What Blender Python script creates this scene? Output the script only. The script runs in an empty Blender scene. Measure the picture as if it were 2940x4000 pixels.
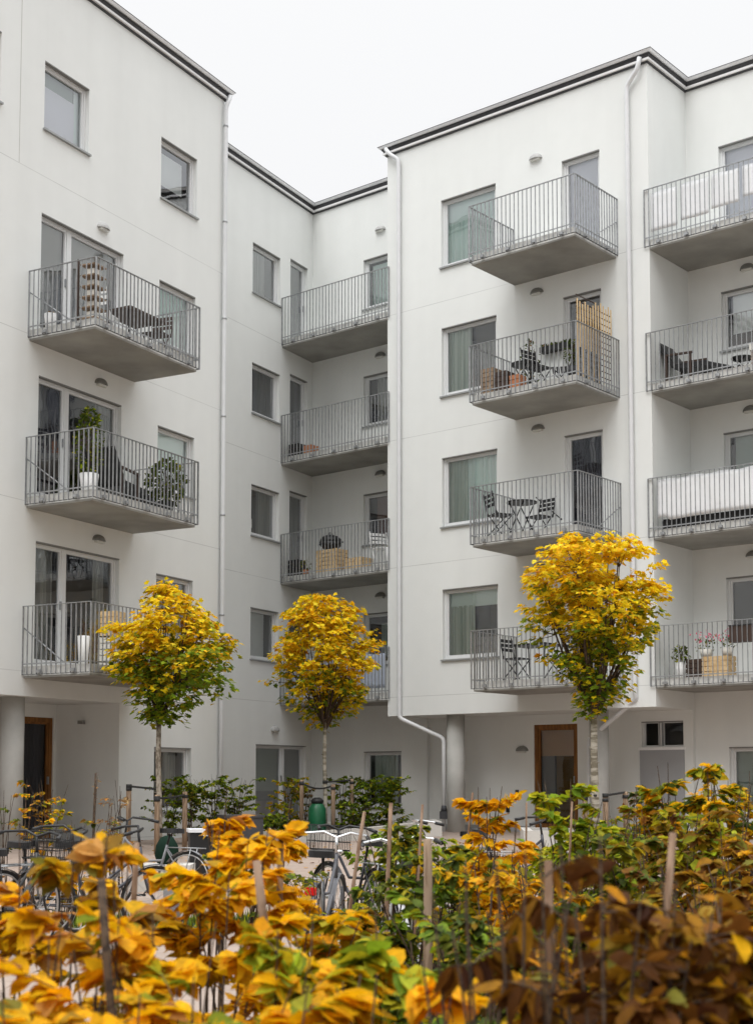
import bpy, math, random
from mathutils import Vector, Matrix, noise
R = math.radians
sc = bpy.context.scene
# ------------------------------------------------------------------ camera, light, exposure
EYE = 1.35
cam_d = bpy.data.cameras.new("camera")
cam = bpy.data.objects.new("camera", cam_d)
sc.collection.objects.link(cam)
cam.location = (0, 0, EYE)
cam.rotation_euler = (R(90 + 4.2174), 0, 0)
cam_d.sensor_fit = 'HORIZONTAL'
cam_d.sensor_width = 36
cam_d.lens = 5533.3 / 2940 * 36
cam_d.shift_y = (2637.6 - 2000) / 2940
cam_d.clip_start = 0.05
cam_d.clip_end = 2000
cam_d.dof.use_dof = True
cam_d.dof.focus_distance = 25
cam_d.dof.aperture_fstop = 8.0
sc.camera = cam

SUN_EL, SUN_ROT = R(52), R(205)
w = bpy.data.worlds.new("World")
sc.world = w
w.use_nodes = True
nt = w.node_tree
nt.nodes.clear()
N, L = nt.nodes, nt.links
out = N.new('ShaderNodeOutputWorld')
bg = N.new('ShaderNodeBackground')
L.new(bg.outputs[0], out.inputs[0])
bg.inputs['Strength'].default_value = 0.10
sky = N.new('ShaderNodeTexSky')
sky.sky_type = 'NISHITA'
sky.sun_disc = False
sky.sun_elevation = SUN_EL
sky.sun_rotation = SUN_ROT
hsv = N.new('ShaderNodeHueSaturation')
hsv.inputs['Saturation'].default_value = 0.12
L.new(sky.outputs[0], hsv.inputs['Color'])
tc = N.new('ShaderNodeTexCoord')
sep = N.new('ShaderNodeSeparateXYZ')
L.new(tc.outputs['Generated'], sep.inputs[0])
ramp = N.new('ShaderNodeValToRGB')          # overcast sky: bright overhead, evenly white lower down
L.new(sep.outputs['Z'], ramp.inputs[0])
e = ramp.color_ramp.elements
e[0].position = 0.0; e[0].color = (.68, .69, .71, 1)
e[1].position = 1.0; e[1].color = (2.95, 2.98, 3.02, 1)
for p, c in ((.25, (.75, .755, .768)), (.5, (.80, .805, .815)), (.62, (1.40, 1.41, 1.43))):
    k = ramp.color_ramp.elements.new(p); k.color = (*c, 1)
mul = N.new('ShaderNodeMixRGB'); mul.blend_type = 'MULTIPLY'; mul.inputs[0].default_value = 1
mul.inputs[2].default_value = (9.4, 9.4, 9.4, 1)
L.new(ramp.outputs[0], mul.inputs[1])
mixw = N.new('ShaderNodeMixRGB'); mixw.inputs[0].default_value = 0.06
L.new(mul.outputs[0], mixw.inputs[1]); L.new(hsv.outputs[0], mixw.inputs[2])
L.new(mixw.outputs[0], bg.inputs['Color'])
sd = bpy.data.lights.new("sun", 'SUN')
sd.energy = 1.05
sd.angle = R(34)
sd.color = (1.0, .985, .965)
so = bpy.data.objects.new("sun", sd)
sc.collection.objects.link(so)
so.rotation_euler = (R(38), R(-6), R(-18))
vs = sc.view_settings
sc.display_settings.display_device = 'sRGB'
vs.view_transform = 'Standard'
vs.look = 'None'
vs.exposure = 0.40
vs.gamma = 1
try: sc.cycles.max_bounces = 8; sc.cycles.transparent_max_bounces = 12
except Exception: pass

# ------------------------------------------------------------------ helpers
def tag(o, label=None, cat=None, group=None, kind=None):
    if label: o['label'] = label
    if cat: o['category'] = cat
    if group: o['group'] = group
    if kind: o['kind'] = kind
    return o
def empty(name, loc=(0, 0, 0), rz=0):
    o = bpy.data.objects.new(name, None)
    sc.collection.objects.link(o)
    o.empty_display_size = .1
    o.location = loc; o.rotation_euler = (0, 0, rz)
    return o
class MB:
    def __init__(s): s.v = []; s.f = []; s.m = []; s.c = []; s.hascol = False; s.sm = []
    def face(s, pts, m=0, col=None, smooth=False):
        i = len(s.v); s.v += [tuple(p) for p in pts]
        s.f.append(tuple(range(i, i + len(pts)))); s.m.append(m); s.c.append(col); s.sm.append(smooth)
        if col: s.hascol = True
    def mesh(s, vs_, fs, m=0, col=None, smooth=False):
        i = len(s.v); s.v += [tuple(p) for p in vs_]
        for f in fs:
            s.f.append(tuple(a + i for a in f)); s.m.append(m); s.c.append(col); s.sm.append(smooth)
        if col: s.hascol = True
    def box(s, x0, x1, y0, y1, z0, z1, m=0, fr=None, col=None):
        if x0 > x1: x0, x1 = x1, x0
        if y0 > y1: y0, y1 = y1, y0
        P = [(x0, y0, z0), (x1, y0, z0), (x1, y1, z0), (x0, y1, z0), (x0, y0, z1), (x1, y0, z1), (x1, y1, z1), (x0, y1, z1)]
        if fr: P = [fr(*p) for p in P]
        s.mesh(P, [(0, 3, 2, 1), (4, 5, 6, 7), (0, 1, 5, 4), (1, 2, 6, 5), (2, 3, 7, 6), (3, 0, 4, 7)], m, col)
    def obox(s, a, b, w_, h_, m=0, up=Vector((0, 0, 1)), col=None):
        a, b = Vector(a), Vector(b); d = (b - a)
        if d.length < 1e-6: return
        d.normalize()
        x = d.cross(up)
        if x.length < 1e-3: x = d.cross(Vector((1, 0, 0)))
        x.normalize(); y = x.cross(d)
        P = []
        for q in (a, b):
            for sx, sy in ((-1, -1), (1, -1), (1, 1), (-1, 1)):
                P.append(q + x * (sx * w_ / 2) + y * (sy * h_ / 2))
        s.mesh(P, [(0, 1, 2, 3), (7, 6, 5, 4), (0, 4, 5, 1), (1, 5, 6, 2), (2, 6, 7, 3), (3, 7, 4, 0)], m, col)
    def tube(s, pts, rad, n=6, m=0, cap=True, closed=False, smooth=True, col=None):
        pts = [Vector(p) for p in pts]
        k = len(pts)
        if not isinstance(rad, (list, tuple)): rad = [rad] * k
        base = len(s.v); prev = None
        for i, p in enumerate(pts):
            if closed: d = pts[(i + 1) % k] - pts[i - 1]
            else: d = pts[min(i + 1, k - 1)] - pts[max(i - 1, 0)]
            if d.length < 1e-9: d = Vector((0, 0, 1))
            d.normalize()
            if prev is None:
                x = d.cross(Vector((0, 0, 1)))
                if x.length < .1: x = d.cross(Vector((1, 0, 0)))
            else: x = prev - d * prev.dot(d)
            if x.length < 1e-6: x = d.orthogonal()
            x.normalize(); prev = x; y = d.cross(x)
            for j in range(n):
                a = 2 * math.pi * j / n
                s.v.append(tuple(p + x * (math.cos(a) * rad[i]) + y * (math.sin(a) * rad[i])))
        rng_ = range(k) if closed else range(k - 1)
        for i in rng_:
            i2 = (i + 1) % k
            for j in range(n):
                j2 = (j + 1) % n
                s.f.append((base + i * n + j, base + i * n + j2, base + i2 * n + j2, base + i2 * n + j)); s.m.append(m); s.c.append(col); s.sm.append(smooth)
        if cap and not closed:
            s.f.append(tuple(base + j for j in reversed(range(n)))); s.m.append(m); s.c.append(col); s.sm.append(False)
            s.f.append(tuple(base + (k - 1) * n + j for j in range(n))); s.m.append(m); s.c.append(col); s.sm.append(False)
        if col: s.hascol = True
    def lathe(s, prof, n=16, c=(0, 0, 0), m=0, cap=True, smooth=True):
        base = len(s.v)
        for r_, z in prof:
            for j in range(n):
                a = 2 * math.pi * j / n
                s.v.append((c[0] + r_ * math.cos(a), c[1] + r_ * math.sin(a), c[2] + z))
        for i in range(len(prof) - 1):
            for j in range(n):
                j2 = (j + 1) % n
                s.f.append((base + i * n + j, base + i * n + j2, base + (i + 1) * n + j2, base + (i + 1) * n + j)); s.m.append(m); s.c.append(None); s.sm.append(smooth)
        if cap:
            for i, rev in ((0, True), (len(prof) - 1, False)):
                r_ = [base + i * n + j for j in range(n)]
                if rev: r_.reverse()
                s.f.append(tuple(r_)); s.m.append(m); s.c.append(None); s.sm.append(False)
    def build(s, name, mats, parent=None, local=None):
        me = bpy.data.meshes.new(name)
        v = s.v
        if local is not None: v = [tuple(local @ Vector(p)) for p in v]
        me.from_pydata(v, [], s.f)
        if not isinstance(mats, (list, tuple)): mats = [mats]
        for mt in mats: me.materials.append(mt)
        me.polygons.foreach_set('material_index', s.m)
        me.polygons.foreach_set('use_smooth', s.sm)
        if s.hascol:
            ca = me.color_attributes.new('Col', 'FLOAT_COLOR', 'CORNER')
            buf = []
            for f, c in zip(s.f, s.c):
                c = c or (.5, .5, .5)
                buf += [c[0], c[1], c[2], 1.0] * len(f)
            ca.data.foreach_set('color', buf)
        me.update()
        o = bpy.data.objects.new(name, me)
        sc.collection.objects.link(o)
        if parent is not None: o.parent = parent
        return o

# ------------------------------------------------------------------ materials
def mat(name, col, rough=.6, metal=0, var=0, vscale=8, bump=0, bscale=60, spec=.4, trans=0):
    m = bpy.data.materials.new(name); m.use_nodes = True
    t = m.node_tree; b = t.nodes['Principled BSDF']
    b.inputs['Base Color'].default_value = (*col, 1)
    b.inputs['Roughness'].default_value = rough
    b.inputs['Metallic'].default_value = metal
    b.inputs['Specular IOR Level'].default_value = spec
    g = t.nodes.new('ShaderNodeNewGeometry')
    if var:
        nz = t.nodes.new('ShaderNodeTexNoise'); nz.inputs['Scale'].default_value = vscale; nz.inputs['Detail'].default_value = 6
        t.links.new(g.outputs['Position'], nz.inputs['Vector'])
        mr = t.nodes.new('ShaderNodeMapRange')
        mr.inputs['From Min'].default_value = .25; mr.inputs['From Max'].default_value = .75
        mr.inputs['To Min'].default_value = 1 - var; mr.inputs['To Max'].default_value = 1 + var * .6
        t.links.new(nz.outputs['Fac'], mr.inputs['Value'])
        mx = t.nodes.new('ShaderNodeMixRGB'); mx.blend_type = 'MULTIPLY'; mx.inputs[0].default_value = 1
        mx.inputs[1].default_value = (*col, 1)
        t.links.new(mr.outputs[0], mx.inputs[2]); t.links.new(mx.outputs[0], b.inputs['Base Color'])
    if bump:
        nb = t.nodes.new('ShaderNodeTexNoise'); nb.inputs['Scale'].default_value = bscale; nb.inputs['Detail'].default_value = 4
        t.links.new(g.outputs['Position'], nb.inputs['Vector'])
        bp = t.nodes.new('ShaderNodeBump'); bp.inputs['Strength'].default_value = bump; bp.inputs['Distance'].default_value = .01
        t.links.new(nb.outputs['Fac'], bp.inputs['Height']); t.links.new(bp.outputs[0], b.inputs['Normal'])
    return m
def leaf_mat(name, translucent=.35):
    m = bpy.data.materials.new(name); m.use_nodes = True
    t = m.node_tree; t.nodes.clear()
    o = t.nodes.new('ShaderNodeOutputMaterial')
    a = t.nodes.new('ShaderNodeVertexColor'); a.layer_name = 'Col'
    nz = t.nodes.new('ShaderNodeTexNoise'); nz.inputs['Scale'].default_value = 45; nz.inputs['Detail'].default_value = 5
    g = t.nodes.new('ShaderNodeNewGeometry'); t.links.new(g.outputs['Position'], nz.inputs['Vector'])
    mr = t.nodes.new('ShaderNodeMapRange'); mr.inputs['From Min'].default_value = .3; mr.inputs['From Max'].default_value = .7
    mr.inputs['To Min'].default_value = .72; mr.inputs['To Max'].default_value = 1.12
    t.links.new(nz.outputs['Fac'], mr.inputs['Value'])
    mx = t.nodes.new('ShaderNodeMixRGB'); mx.blend_type = 'MULTIPLY'; mx.inputs[0].default_value = 1
    t.links.new(a.outputs[0], mx.inputs[1]); t.links.new(mr.outputs[0], mx.inputs[2])
    n2 = t.nodes.new('ShaderNodeTexNoise'); n2.inputs['Scale'].default_value = 95; n2.inputs['Detail'].default_value = 3
    t.links.new(g.outputs['Position'], n2.inputs['Vector'])
    m2 = t.nodes.new('ShaderNodeMapRange'); m2.inputs['From Min'].default_value = .63; m2.inputs['From Max'].default_value = .71
    m2.inputs['To Min'].default_value = 0; m2.inputs['To Max'].default_value = .45; t.links.new(n2.outputs['Fac'], m2.inputs['Value'])
    sp_ = t.nodes.new('ShaderNodeMixRGB'); sp_.inputs[2].default_value = (.16, .07, .015, 1)
    t.links.new(m2.outputs[0], sp_.inputs[0]); t.links.new(mx.outputs[0], sp_.inputs[1]); mx = sp_
    p = t.nodes.new('ShaderNodeBsdfPrincipled'); p.inputs['Roughness'].default_value = .62
    p.inputs['Specular IOR Level'].default_value = .13
    t.links.new(mx.outputs[0], p.inputs['Base Color'])
    tr = t.nodes.new('ShaderNodeBsdfTranslucent'); t.links.new(mx.outputs[0], tr.inputs[0])
    ms = t.nodes.new('ShaderNodeMixShader'); ms.inputs[0].default_value = translucent
    t.links.new(p.outputs[0], ms.inputs[1]); t.links.new(tr.outputs[0], ms.inputs[2]); t.links.new(ms.outputs[0], o.inputs[0])
    return m
def glass_mat(name, tint=(.8, .84, .83), boost=1.6):
    m = bpy.data.materials.new(name); m.use_nodes = True
    t = m.node_tree; t.nodes.clear()
    o = t.nodes.new('ShaderNodeOutputMaterial')
    f = t.nodes.new('ShaderNodeFresnel'); f.inputs[0].default_value = 1.52
    mm = t.nodes.new('ShaderNodeMath'); mm.operation = 'MULTIPLY'; mm.inputs[1].default_value = boost; mm.use_clamp = True
    t.links.new(f.outputs[0], mm.inputs[0])
    tr = t.nodes.new('ShaderNodeBsdfTransparent'); tr.inputs[0].default_value = (*tint, 1)
    gl = t.nodes.new('ShaderNodeBsdfGlossy'); gl.inputs['Roughness'].default_value = .015; gl.inputs['Color'].default_value = (.95, .97, 1, 1)
    nz = t.nodes.new('ShaderNodeTexNoise'); nz.inputs['Scale'].default_value = 1.3
    g = t.nodes.new('ShaderNodeNewGeometry'); t.links.new(g.outputs['Position'], nz.inputs['Vector'])
    bp = t.nodes.new('ShaderNodeBump'); bp.inputs['Strength'].default_value = .15; bp.inputs['Distance'].default_value = .02
    t.links.new(nz.outputs['Fac'], bp.inputs['Height']); t.links.new(bp.outputs[0], gl.inputs['Normal'])
    ms = t.nodes.new('ShaderNodeMixShader')
    t.links.new(mm.outputs[0], ms.inputs[0]); t.links.new(tr.outputs[0], ms.inputs[1]); t.links.new(gl.outputs[0], ms.inputs[2])
    t.links.new(ms.outputs[0], o.inputs[0])
    return m
def plaster():
    m = bpy.data.materials.new("wall_plaster"); m.use_nodes = True
    t = m.node_tree; b = t.nodes['Principled BSDF']; b.inputs['Roughness'].default_value = .88; b.inputs['Specular IOR Level'].default_value = .2
    g = t.nodes.new('ShaderNodeNewGeometry')
    def nz(scale, det, sc3=None):
        n = t.nodes.new('ShaderNodeTexNoise'); n.inputs['Scale'].default_value = scale; n.inputs['Detail'].default_value = det
        if sc3:
            mp = t.nodes.new('ShaderNodeMapping'); mp.inputs['Scale'].default_value = sc3
            t.links.new(g.outputs['Position'], mp.inputs['Vector']); t.links.new(mp.outputs[0], n.inputs['Vector'])
        else: t.links.new(g.outputs['Position'], n.inputs['Vector'])
        return n
    def rng(src, a, b_, c, d):
        r = t.nodes.new('ShaderNodeMapRange'); r.inputs['From Min'].default_value = a; r.inputs['From Max'].default_value = b_
        r.inputs['To Min'].default_value = c; r.inputs['To Max'].default_value = d; t.links.new(src, r.inputs['Value']); return r.outputs[0]
    def math_(op, a, b_=None):
        r = t.nodes.new('ShaderNodeMath'); r.operation = op
        if isinstance(a, (int, float)): r.inputs[0].default_value = a
        else: t.links.new(a, r.inputs[0])
        if b_ is not None:
            if isinstance(b_, (int, float)): r.inputs[1].default_value = b_
            else: t.links.new(b_, r.inputs[1])
        return r.outputs[0]
    n1 = nz(.35, 5); n2 = nz(1, 4, (2.2, 2.2, .12)); n3 = nz(3.0, 6)
    f = math_('MULTIPLY', rng(n1.outputs['Fac'], .3, .7, .985, 1.01), rng(n2.outputs['Fac'], .35, .75, 1.005, .965))
    f = math_('MULTIPLY', f, rng(n3.outputs['Fac'], .3, .7, .985, 1.01))
    sp = t.nodes.new('ShaderNodeSeparateXYZ'); t.links.new(g.outputs['Position'], sp.inputs[0])
    # sealed joints between storeys
    q = math_('FRACT', math_('DIVIDE', math_('ADD', sp.outputs['Z'], 2.81 * 3 - .306), 2.81))
    d = math_('MULTIPLY', math_('ABSOLUTE', math_('SUBTRACT', q, .5)), 2.81)
    nj = nz(1.1, 3)
    dep = rng(nj.outputs['Fac'], .3, .7, .86, .70)
    j = math_('GREATER_THAN', math_('SUBTRACT', 1.405, d), .007)
    jj = math_('MAXIMUM', math_('MAXIMUM', j, dep), math_('GREATER_THAN', sp.outputs['Z'], 12.5))
    f = math_('MULTIPLY', f, jj)
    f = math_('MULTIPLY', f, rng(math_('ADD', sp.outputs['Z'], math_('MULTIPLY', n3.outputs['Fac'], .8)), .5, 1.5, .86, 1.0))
    mx = t.nodes.new('ShaderNodeMixRGB'); mx.blend_type = 'MULTIPLY'; mx.inputs[0].default_value = 1
    mx.inputs[1].default_value = (.726, .740, .722, 1)
    t.links.new(f, mx.inputs[2]); t.links.new(mx.outputs[0], b.inputs['Base Color'])
    nb = nz(90, 3); bp = t.nodes.new('ShaderNodeBump'); bp.inputs['Strength'].default_value = .25; bp.inputs['Distance'].default_value = .004
    t.links.new(nb.outputs['Fac'], bp.inputs['Height']); t.links.new(bp.outputs[0], b.inputs['Normal'])
    return m
def wave_mat(name, col, col2, scale=9):
    m = mat(name, col, .9)
    t = m.node_tree; b = t.nodes['Principled BSDF']
    wv = t.nodes.new('ShaderNodeTexNoise'); wv.inputs['Scale'].default_value = scale; wv.inputs['Detail'].default_value = 2
    g = t.nodes.new('ShaderNodeNewGeometry'); mp = t.nodes.new('ShaderNodeMapping'); mp.inputs['Scale'].default_value = (1, 1, .03)
    t.links.new(g.outputs['Position'], mp.inputs[0]); t.links.new(mp.outputs[0], wv.inputs['Vector'])
    r = t.nodes.new('ShaderNodeValToRGB'); r.color_ramp.elements[0].color = (*col, 1); r.color_ramp.elements[1].color = (*col2, 1)
    r.color_ramp.elements[0].position = .35; r.color_ramp.elements[1].position = .65
    t.links.new(wv.outputs['Fac'], r.inputs[0]); t.links.new(r.outputs[0], b.inputs['Base Color'])
    return m
def bark_mat(name, c1, c2, scale=20, stretch=(1, 1, 1)):
    m = mat(name, c1, .85)
    t = m.node_tree; b = t.nodes['Principled BSDF']
    wv = t.nodes.new('ShaderNodeTexNoise'); wv.inputs['Scale'].default_value = scale; wv.inputs['Detail'].default_value = 5
    g = t.nodes.new('ShaderNodeNewGeometry'); mp = t.nodes.new('ShaderNodeMapping'); mp.inputs['Scale'].default_value = stretch
    t.links.new(g.outputs['Position'], mp.inputs[0]); t.links.new(mp.outputs[0], wv.inputs['Vector'])
    r = t.nodes.new('ShaderNodeValToRGB'); r.color_ramp.elements[0].color = (*c1, 1); r.color_ramp.elements[1].color = (*c2, 1)
    r.color_ramp.elements[0].position = .42; r.color_ramp.elements[1].position = .56
    t.links.new(wv.outputs['Fac'], r.inputs[0]); t.links.new(r.outputs[0], b.inputs['Base Color'])
    return m
M = dict(
    plaster=plaster(),
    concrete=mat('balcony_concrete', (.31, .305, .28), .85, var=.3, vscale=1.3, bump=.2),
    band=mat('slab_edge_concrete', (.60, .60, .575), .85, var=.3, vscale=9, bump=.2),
    pillar=mat('pillar_concrete', (.46, .455, .43), .8, var=.14, vscale=3, bump=.2),
    planter=mat('planter_concrete', (.56, .54, .50), .85, var=.12, vscale=4, bump=.3),
    galv=mat('galvanised_steel', (.37, .38, .39), .42, metal=.55, var=.25, vscale=14),
    darksteel=mat('dark_edge_profile', (.07, .07, .07), .6),
    zinc=mat('pale_sheet_metal', (.80, .81, .83), .4, metal=.2, var=.08, vscale=3),
    fascia=mat('dark_roof_fascia', (.055, .055, .06), .55, var=.3, vscale=12),
    trim=mat('white_roof_trim', (.78, .78, .78), .5),
    pipe=mat('painted_downpipe', (.66, .67, .68), .35, var=.05, vscale=5),
    frame=mat('window_frame_paint', (.66, .67, .67), .45),
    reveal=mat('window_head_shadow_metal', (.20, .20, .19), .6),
    sill=mat('zinc_window_sill', (.33, .34, .34), .5, metal=.4),
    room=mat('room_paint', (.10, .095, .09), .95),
    glass=glass_mat('window_glass', (.95, .98, .97), boost=3.6),
    glassdark=glass_mat('shaded_glass', (.7, .7, .7), boost=1.2),  # weaker reflection and grey tint imitate panes facing dark surroundings
    wood=bark_mat('oiled_door_oak', (.17, .072, .018), (.25, .11, .028), 14, (1, 1, .15)),
    lathwood=bark_mat('pale_lath_wood', (.58, .40, .20), (.70, .52, .30), 30, (1, 1, .2)),
    oldwood=bark_mat('weathered_wood', (.20, .135, .085), (.33, .24, .165), 40, (1, 1, .12)),
    cane=bark_mat('brown_cane', (.17, .10, .06), (.30, .20, .135), 35, (1, 1, .25)),
    black=mat('black_plastic', (.015, .015, .016), .45),
    strap=mat('black_rubber_strap', (.02, .02, .02), .7),
    white=mat('white_paint', (.78, .78, .77), .5),
    cream=mat('cream_fabric', (.68, .66, .60), .9),
    cloth=mat('white_screen_cloth', (.86, .87, .88), .95, var=.05, vscale=3, spec=.05),
    bluecloth=mat('pale_blue_cloth', (.42, .47, .56), .9, var=.08, vscale=3),
    greenbag=mat('green_watering_bag', (.012, .12, .05), .35, var=.3, vscale=9),
    darkgreen=mat('dark_green_cover', (.008, .022, .014), .85, spec=.1),
    darkbrown=mat('dark_brown_wood', (.05, .03, .022), .6),
    paintpanel=mat('grey_painted_panel', (.33, .335, .345), .6, var=.04, vscale=3),
    lampglass=mat('frosted_lamp_glass', (.62, .62, .58), .4),
    lampgrey=mat('grey_lamp_hood', (.42, .42, .41), .5),
    lampmetal=mat('lamp_metal', (.24, .24, .225), .45, metal=.4),
    leaf=leaf_mat('leaf', .45),
    stem=bark_mat('dark_twig', (.035, .022, .015), (.10, .065, .04), 60),
    bark=bark_mat('grey_bark', (.16, .13, .10), (.36, .32, .26), 22, (1, 1, .6)),
    palebark=bark_mat('pale_banded_bark', (.16, .14, .10), (.38, .35, .29), 9, (.4, .4, 2.2)),
    soil=mat('soil', (.055, .038, .026), .95, var=.4, vscale=9, bump=.8, bscale=25),
    rubber=mat('tyre_rubber', (.02, .02, .02), .8),
    chrome=mat('polished_metal', (.72, .73, .74), .22, metal=.9),
    spoke=mat('wheel_steel', (.5, .5, .5), .35, metal=.7),
    redlens=mat('red_reflector', (.65, .01, .01), .25),
    pink=mat('pink_petals', (.75, .12, .22), .7),
    terracotta=mat('terracotta', (.42, .17, .08), .8),
)
def blindmat(name, c): return mat(name, c, .9)
BL = dict(grey=blindmat('grey_blind', (.30, .295, .285)), pale=blindmat('pale_blind', (.90, .91, .90)), lav=blindmat('lavender_sky_sheen_blind', (.90, .89, .95)),  # pale, lavender, mint covers brightened to imitate sky reflected in top windows
          mint=blindmat('mint_blind', (.86, .97, .93)), green=wave_mat('green_curtain', (.80, .95, .89), (.90, .98, .95)),
          sheer=wave_mat('sheer_curtain', (.50, .58, .52), (.80, .84, .78)), dark=wave_mat('dark_curtain', (.025, .025, .035), (.09, .09, .12)),
          greysheer=wave_mat('grey_curtain', (.26, .26, .25), (.46, .46, .43)), brown=blindmat('brown_interior', (.22, .14, .12)),
          sage=blindmat('sage_blind', (.34, .40, .36)), tan=blindmat('tan_wall', (.72, .50, .32)), moss=blindmat('olive_board', (.20, .12, .03)))

# ------------------------------------------------------------------ facade frames
def dirv(deg): a = R(deg); return Vector((math.sin(a), math.cos(a), 0))
class Frame:
    """t runs to the right when facing the wall, n outward, z up"""
    def __init__(s, O, U): s.O = Vector(O); s.U = U; s.Nn = Vector((U.y, -U.x, 0)); s.ang = math.atan2(U.y, U.x)
    def __call__(s, t, n, z): return s.O + s.U * t + s.Nn * n + Vector((0, 0, z))
    def tn(s, p): d = Vector(p) - s.O; return d.dot(s.U), d.dot(s.Nn)
    def mat(s, t, n, z, rot=0):
        return Matrix.Translation(s(t, n, z)) @ Matrix.Rotation(s.ang + rot, 4, 'Z')
UA = dirv(28.41); UC = -dirv(-50.21)
FA = Frame((-4.0860, 26.15, 0), UA)
FB = Frame((-2.8156, 31.5, 0), UA)
FC = Frame((1.3896, 29.62, 0), UC)
D_N, G_N, E_N = -1.35, -1.45, -1.55
A_R, C_L, C_R = 2.08, -1.49, 4.985
TOP, SOF = 15.20, 2.71
bt, bn = FC.tn(FB(0, 0, 0))
# inner corner of B and D planes
def isect():
    best = None
    O1, U1 = FB.O, FB.U; O2 = FC(0, D_N, 0); U2 = FC.U
    den = U1.x * U2.y - U1.y * U2.x
    d = O2 - O1
    return (d.x * U2.y - d.y * U2.x) / den
B_R = isect()
D_L = FC.tn(FB(B_R, 0, 0))[0]
B_L = FB.tn(FA(A_R, 0, 0))[0]
ZB = [3.04, 5.85, 8.66, 11.47]
SLAB = .19

building = empty('apartment_building', FC(0, -4, 0))
tag(building, 'white plastered courtyard apartment building with steel railed balconies', 'building')
def P(mb, name, mats, parent=None, label=None):
    """part of the building, placed in world coordinates"""
    par = parent or building
    off = Matrix.Translation(-building.location)
    o = mb.build(name, mats, par, local=off) if par is building else mb.build(name, mats, par, local=off)
    if label: o['label'] = label
    return o
def panel(mb, fr, n, t0, t1, z0, z1, holes=(), depth=.17):
    ts = sorted({t0, t1} | {h[0] for h in holes} | {h[1] for h in holes})
    zs = sorted({z0, z1} | {h[2] for h in holes} | {h[3] for h in holes})
    for i in range(len(ts) - 1):
        for j in range(len(zs) - 1):
            tm, zm = (ts[i] + ts[i + 1]) / 2, (zs[j] + zs[j + 1]) / 2
            if any(h[0] < tm < h[1] and h[2] < zm < h[3] for h in holes): continue
            mb.face([fr(ts[i], n, zs[j]), fr(ts[i + 1], n, zs[j]), fr(ts[i + 1], n, zs[j + 1]), fr(ts[i], n, zs[j + 1])])
    for a, b, c, d in holes:
        for (p, q) in (((a, c), (a, d)), ((a, d), (b, d)), ((b, d), (b, c)), ((b, c), (a, c))):
            mb.face([fr(p[0], n, p[1]), fr(q[0], n, q[1]), fr(q[0], n - depth, q[1]), fr(p[0], n - depth, p[1])])

# ---- openings: (frame, n, t0, t1, z0, z1, mullion fractions, coverings, kind)
WIN = []
def win(fr, n, t0, t1, z0, z1, mull=(), cover=(), kind='window', sill=True, label=None, wood=False):
    WIN.append(dict(fr=fr, n=n, t0=t0, t1=t1, z0=z0, z1=z1, mull=mull, cover=cover, kind=kind, sill=sill, label=label, wood=wood))
    return (t0, t1, z0, z1)
# cover: (material, a, b, c, d) fractions of width and height (c from the bottom)
hA = [win(FA, 0, -5.4, -4.31, 12.37, 13.57, (), (('lav', 0, 1, 0, 1),)),
      win(FA, 0, -3.26, -2.11, 12.37, 13.57, (), (('lav', 0, .85, 0, .74), ('mint', .85, 1, 0, 1), ('sage', 0, .85, .74, 1)), label='top floor window with painted lavender sky sheen'),
      win(FA, 0, -.01, 1.14, 12.37, 13.57, (), (('pale', 0, .8, .32, .85), ('black', 0, 1, 0, .2)), label='top floor window beside the downpipe')]
for k, cov in enumerate([(('grey', 0, .34, 0, 1), ('grey', .37, 1, 0, 1)), (('dark', 0, .33, 0, 1), ('greysheer', .8, 1, 0, 1)), (('greysheer', 0, .3, 0, 1), ('greysheer', .78, .92, 0, 1))]):
    z = ZB[2 - k] + SLAB + .02
    hA.append(win(FA, 0, -3.28, -1.10, z, [10.90, 8.10, 5.30][k], (.36,), cov, 'balcony_door', sill=False))
for k, cov in enumerate([(('mint', 0, 1, 0, 1),), (('mint', 0, 1, .2, 1),), (('tan', .55, .8, .2, .8), ('dark', 0, .3, 0, 1)), (('greysheer', .1, .8, .3, 1),)]):
    zt = [10.78, 7.98, 5.18, 1.95][k]
    hA.append(win(FA, 0, -.02, 1.13, zt - 1.2, zt, (), cov))
hB = []
for k, cov in enumerate([(('greysheer', .05, .7, 0, 1),), (('dark', .3, 1, 0, 1), ('greysheer', .55, .75, 0, .8)), (('greysheer', .45, 1, 0, 1), ('pale', .05, .3, .2, .38)), (('pale', 0, .72, 0, .93),)]):
    zt = 13.59 - 2.795 * k
    hB.append(win(FB, 0, 0, 1.16, zt - 1.17, zt, (), cov))
for k, cov in enumerate([(('grey', 0, 1, 0, 1),), (('dark', 0, 1, 0, 1),), (('greysheer', .4, .9, 0, 1),), (('dark', 0, 1, 0, 1),)]):
    hB.append(win(FB, 0, 1.62, 2.40, ZB[3 - k] + SLAB + .02, 13.74 - 2.80 * k, (), cov, 'balcony_door', sill=False))
hB.append(win(FB, 0, .25, 2.40, .32, 2.14, (.58,), (('sage', 0, .57, .42, 1), ('grey', .6, 1, .3, 1), ('brown', 0, .5, 0, .3)), 'garden_door', sill=False, label='garden door with a half drawn green blind'))
hD = []
for k, cov in enumerate([(('mint', .1, 1, 0, .9),), (('greysheer', .2, .5, 0, 1), ('greysheer', .7, 1, 0, 1)), (('brown', .2, 1, .2, 1),), (('sage', .3, 1, .2, .8),)]):
    zt = 13.64 - 2.815 * k
    hD.append(win(FC, D_N, -3.33, -2.05, zt - 1.21, zt, (), cov))
hD.append(win(FC, D_N, -3.31, -2.2, .72, 1.99, (), (('sheer', .15, .75, 0, 1), ('sheer', .85, 1, 0, 1))))
hC = []
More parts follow.
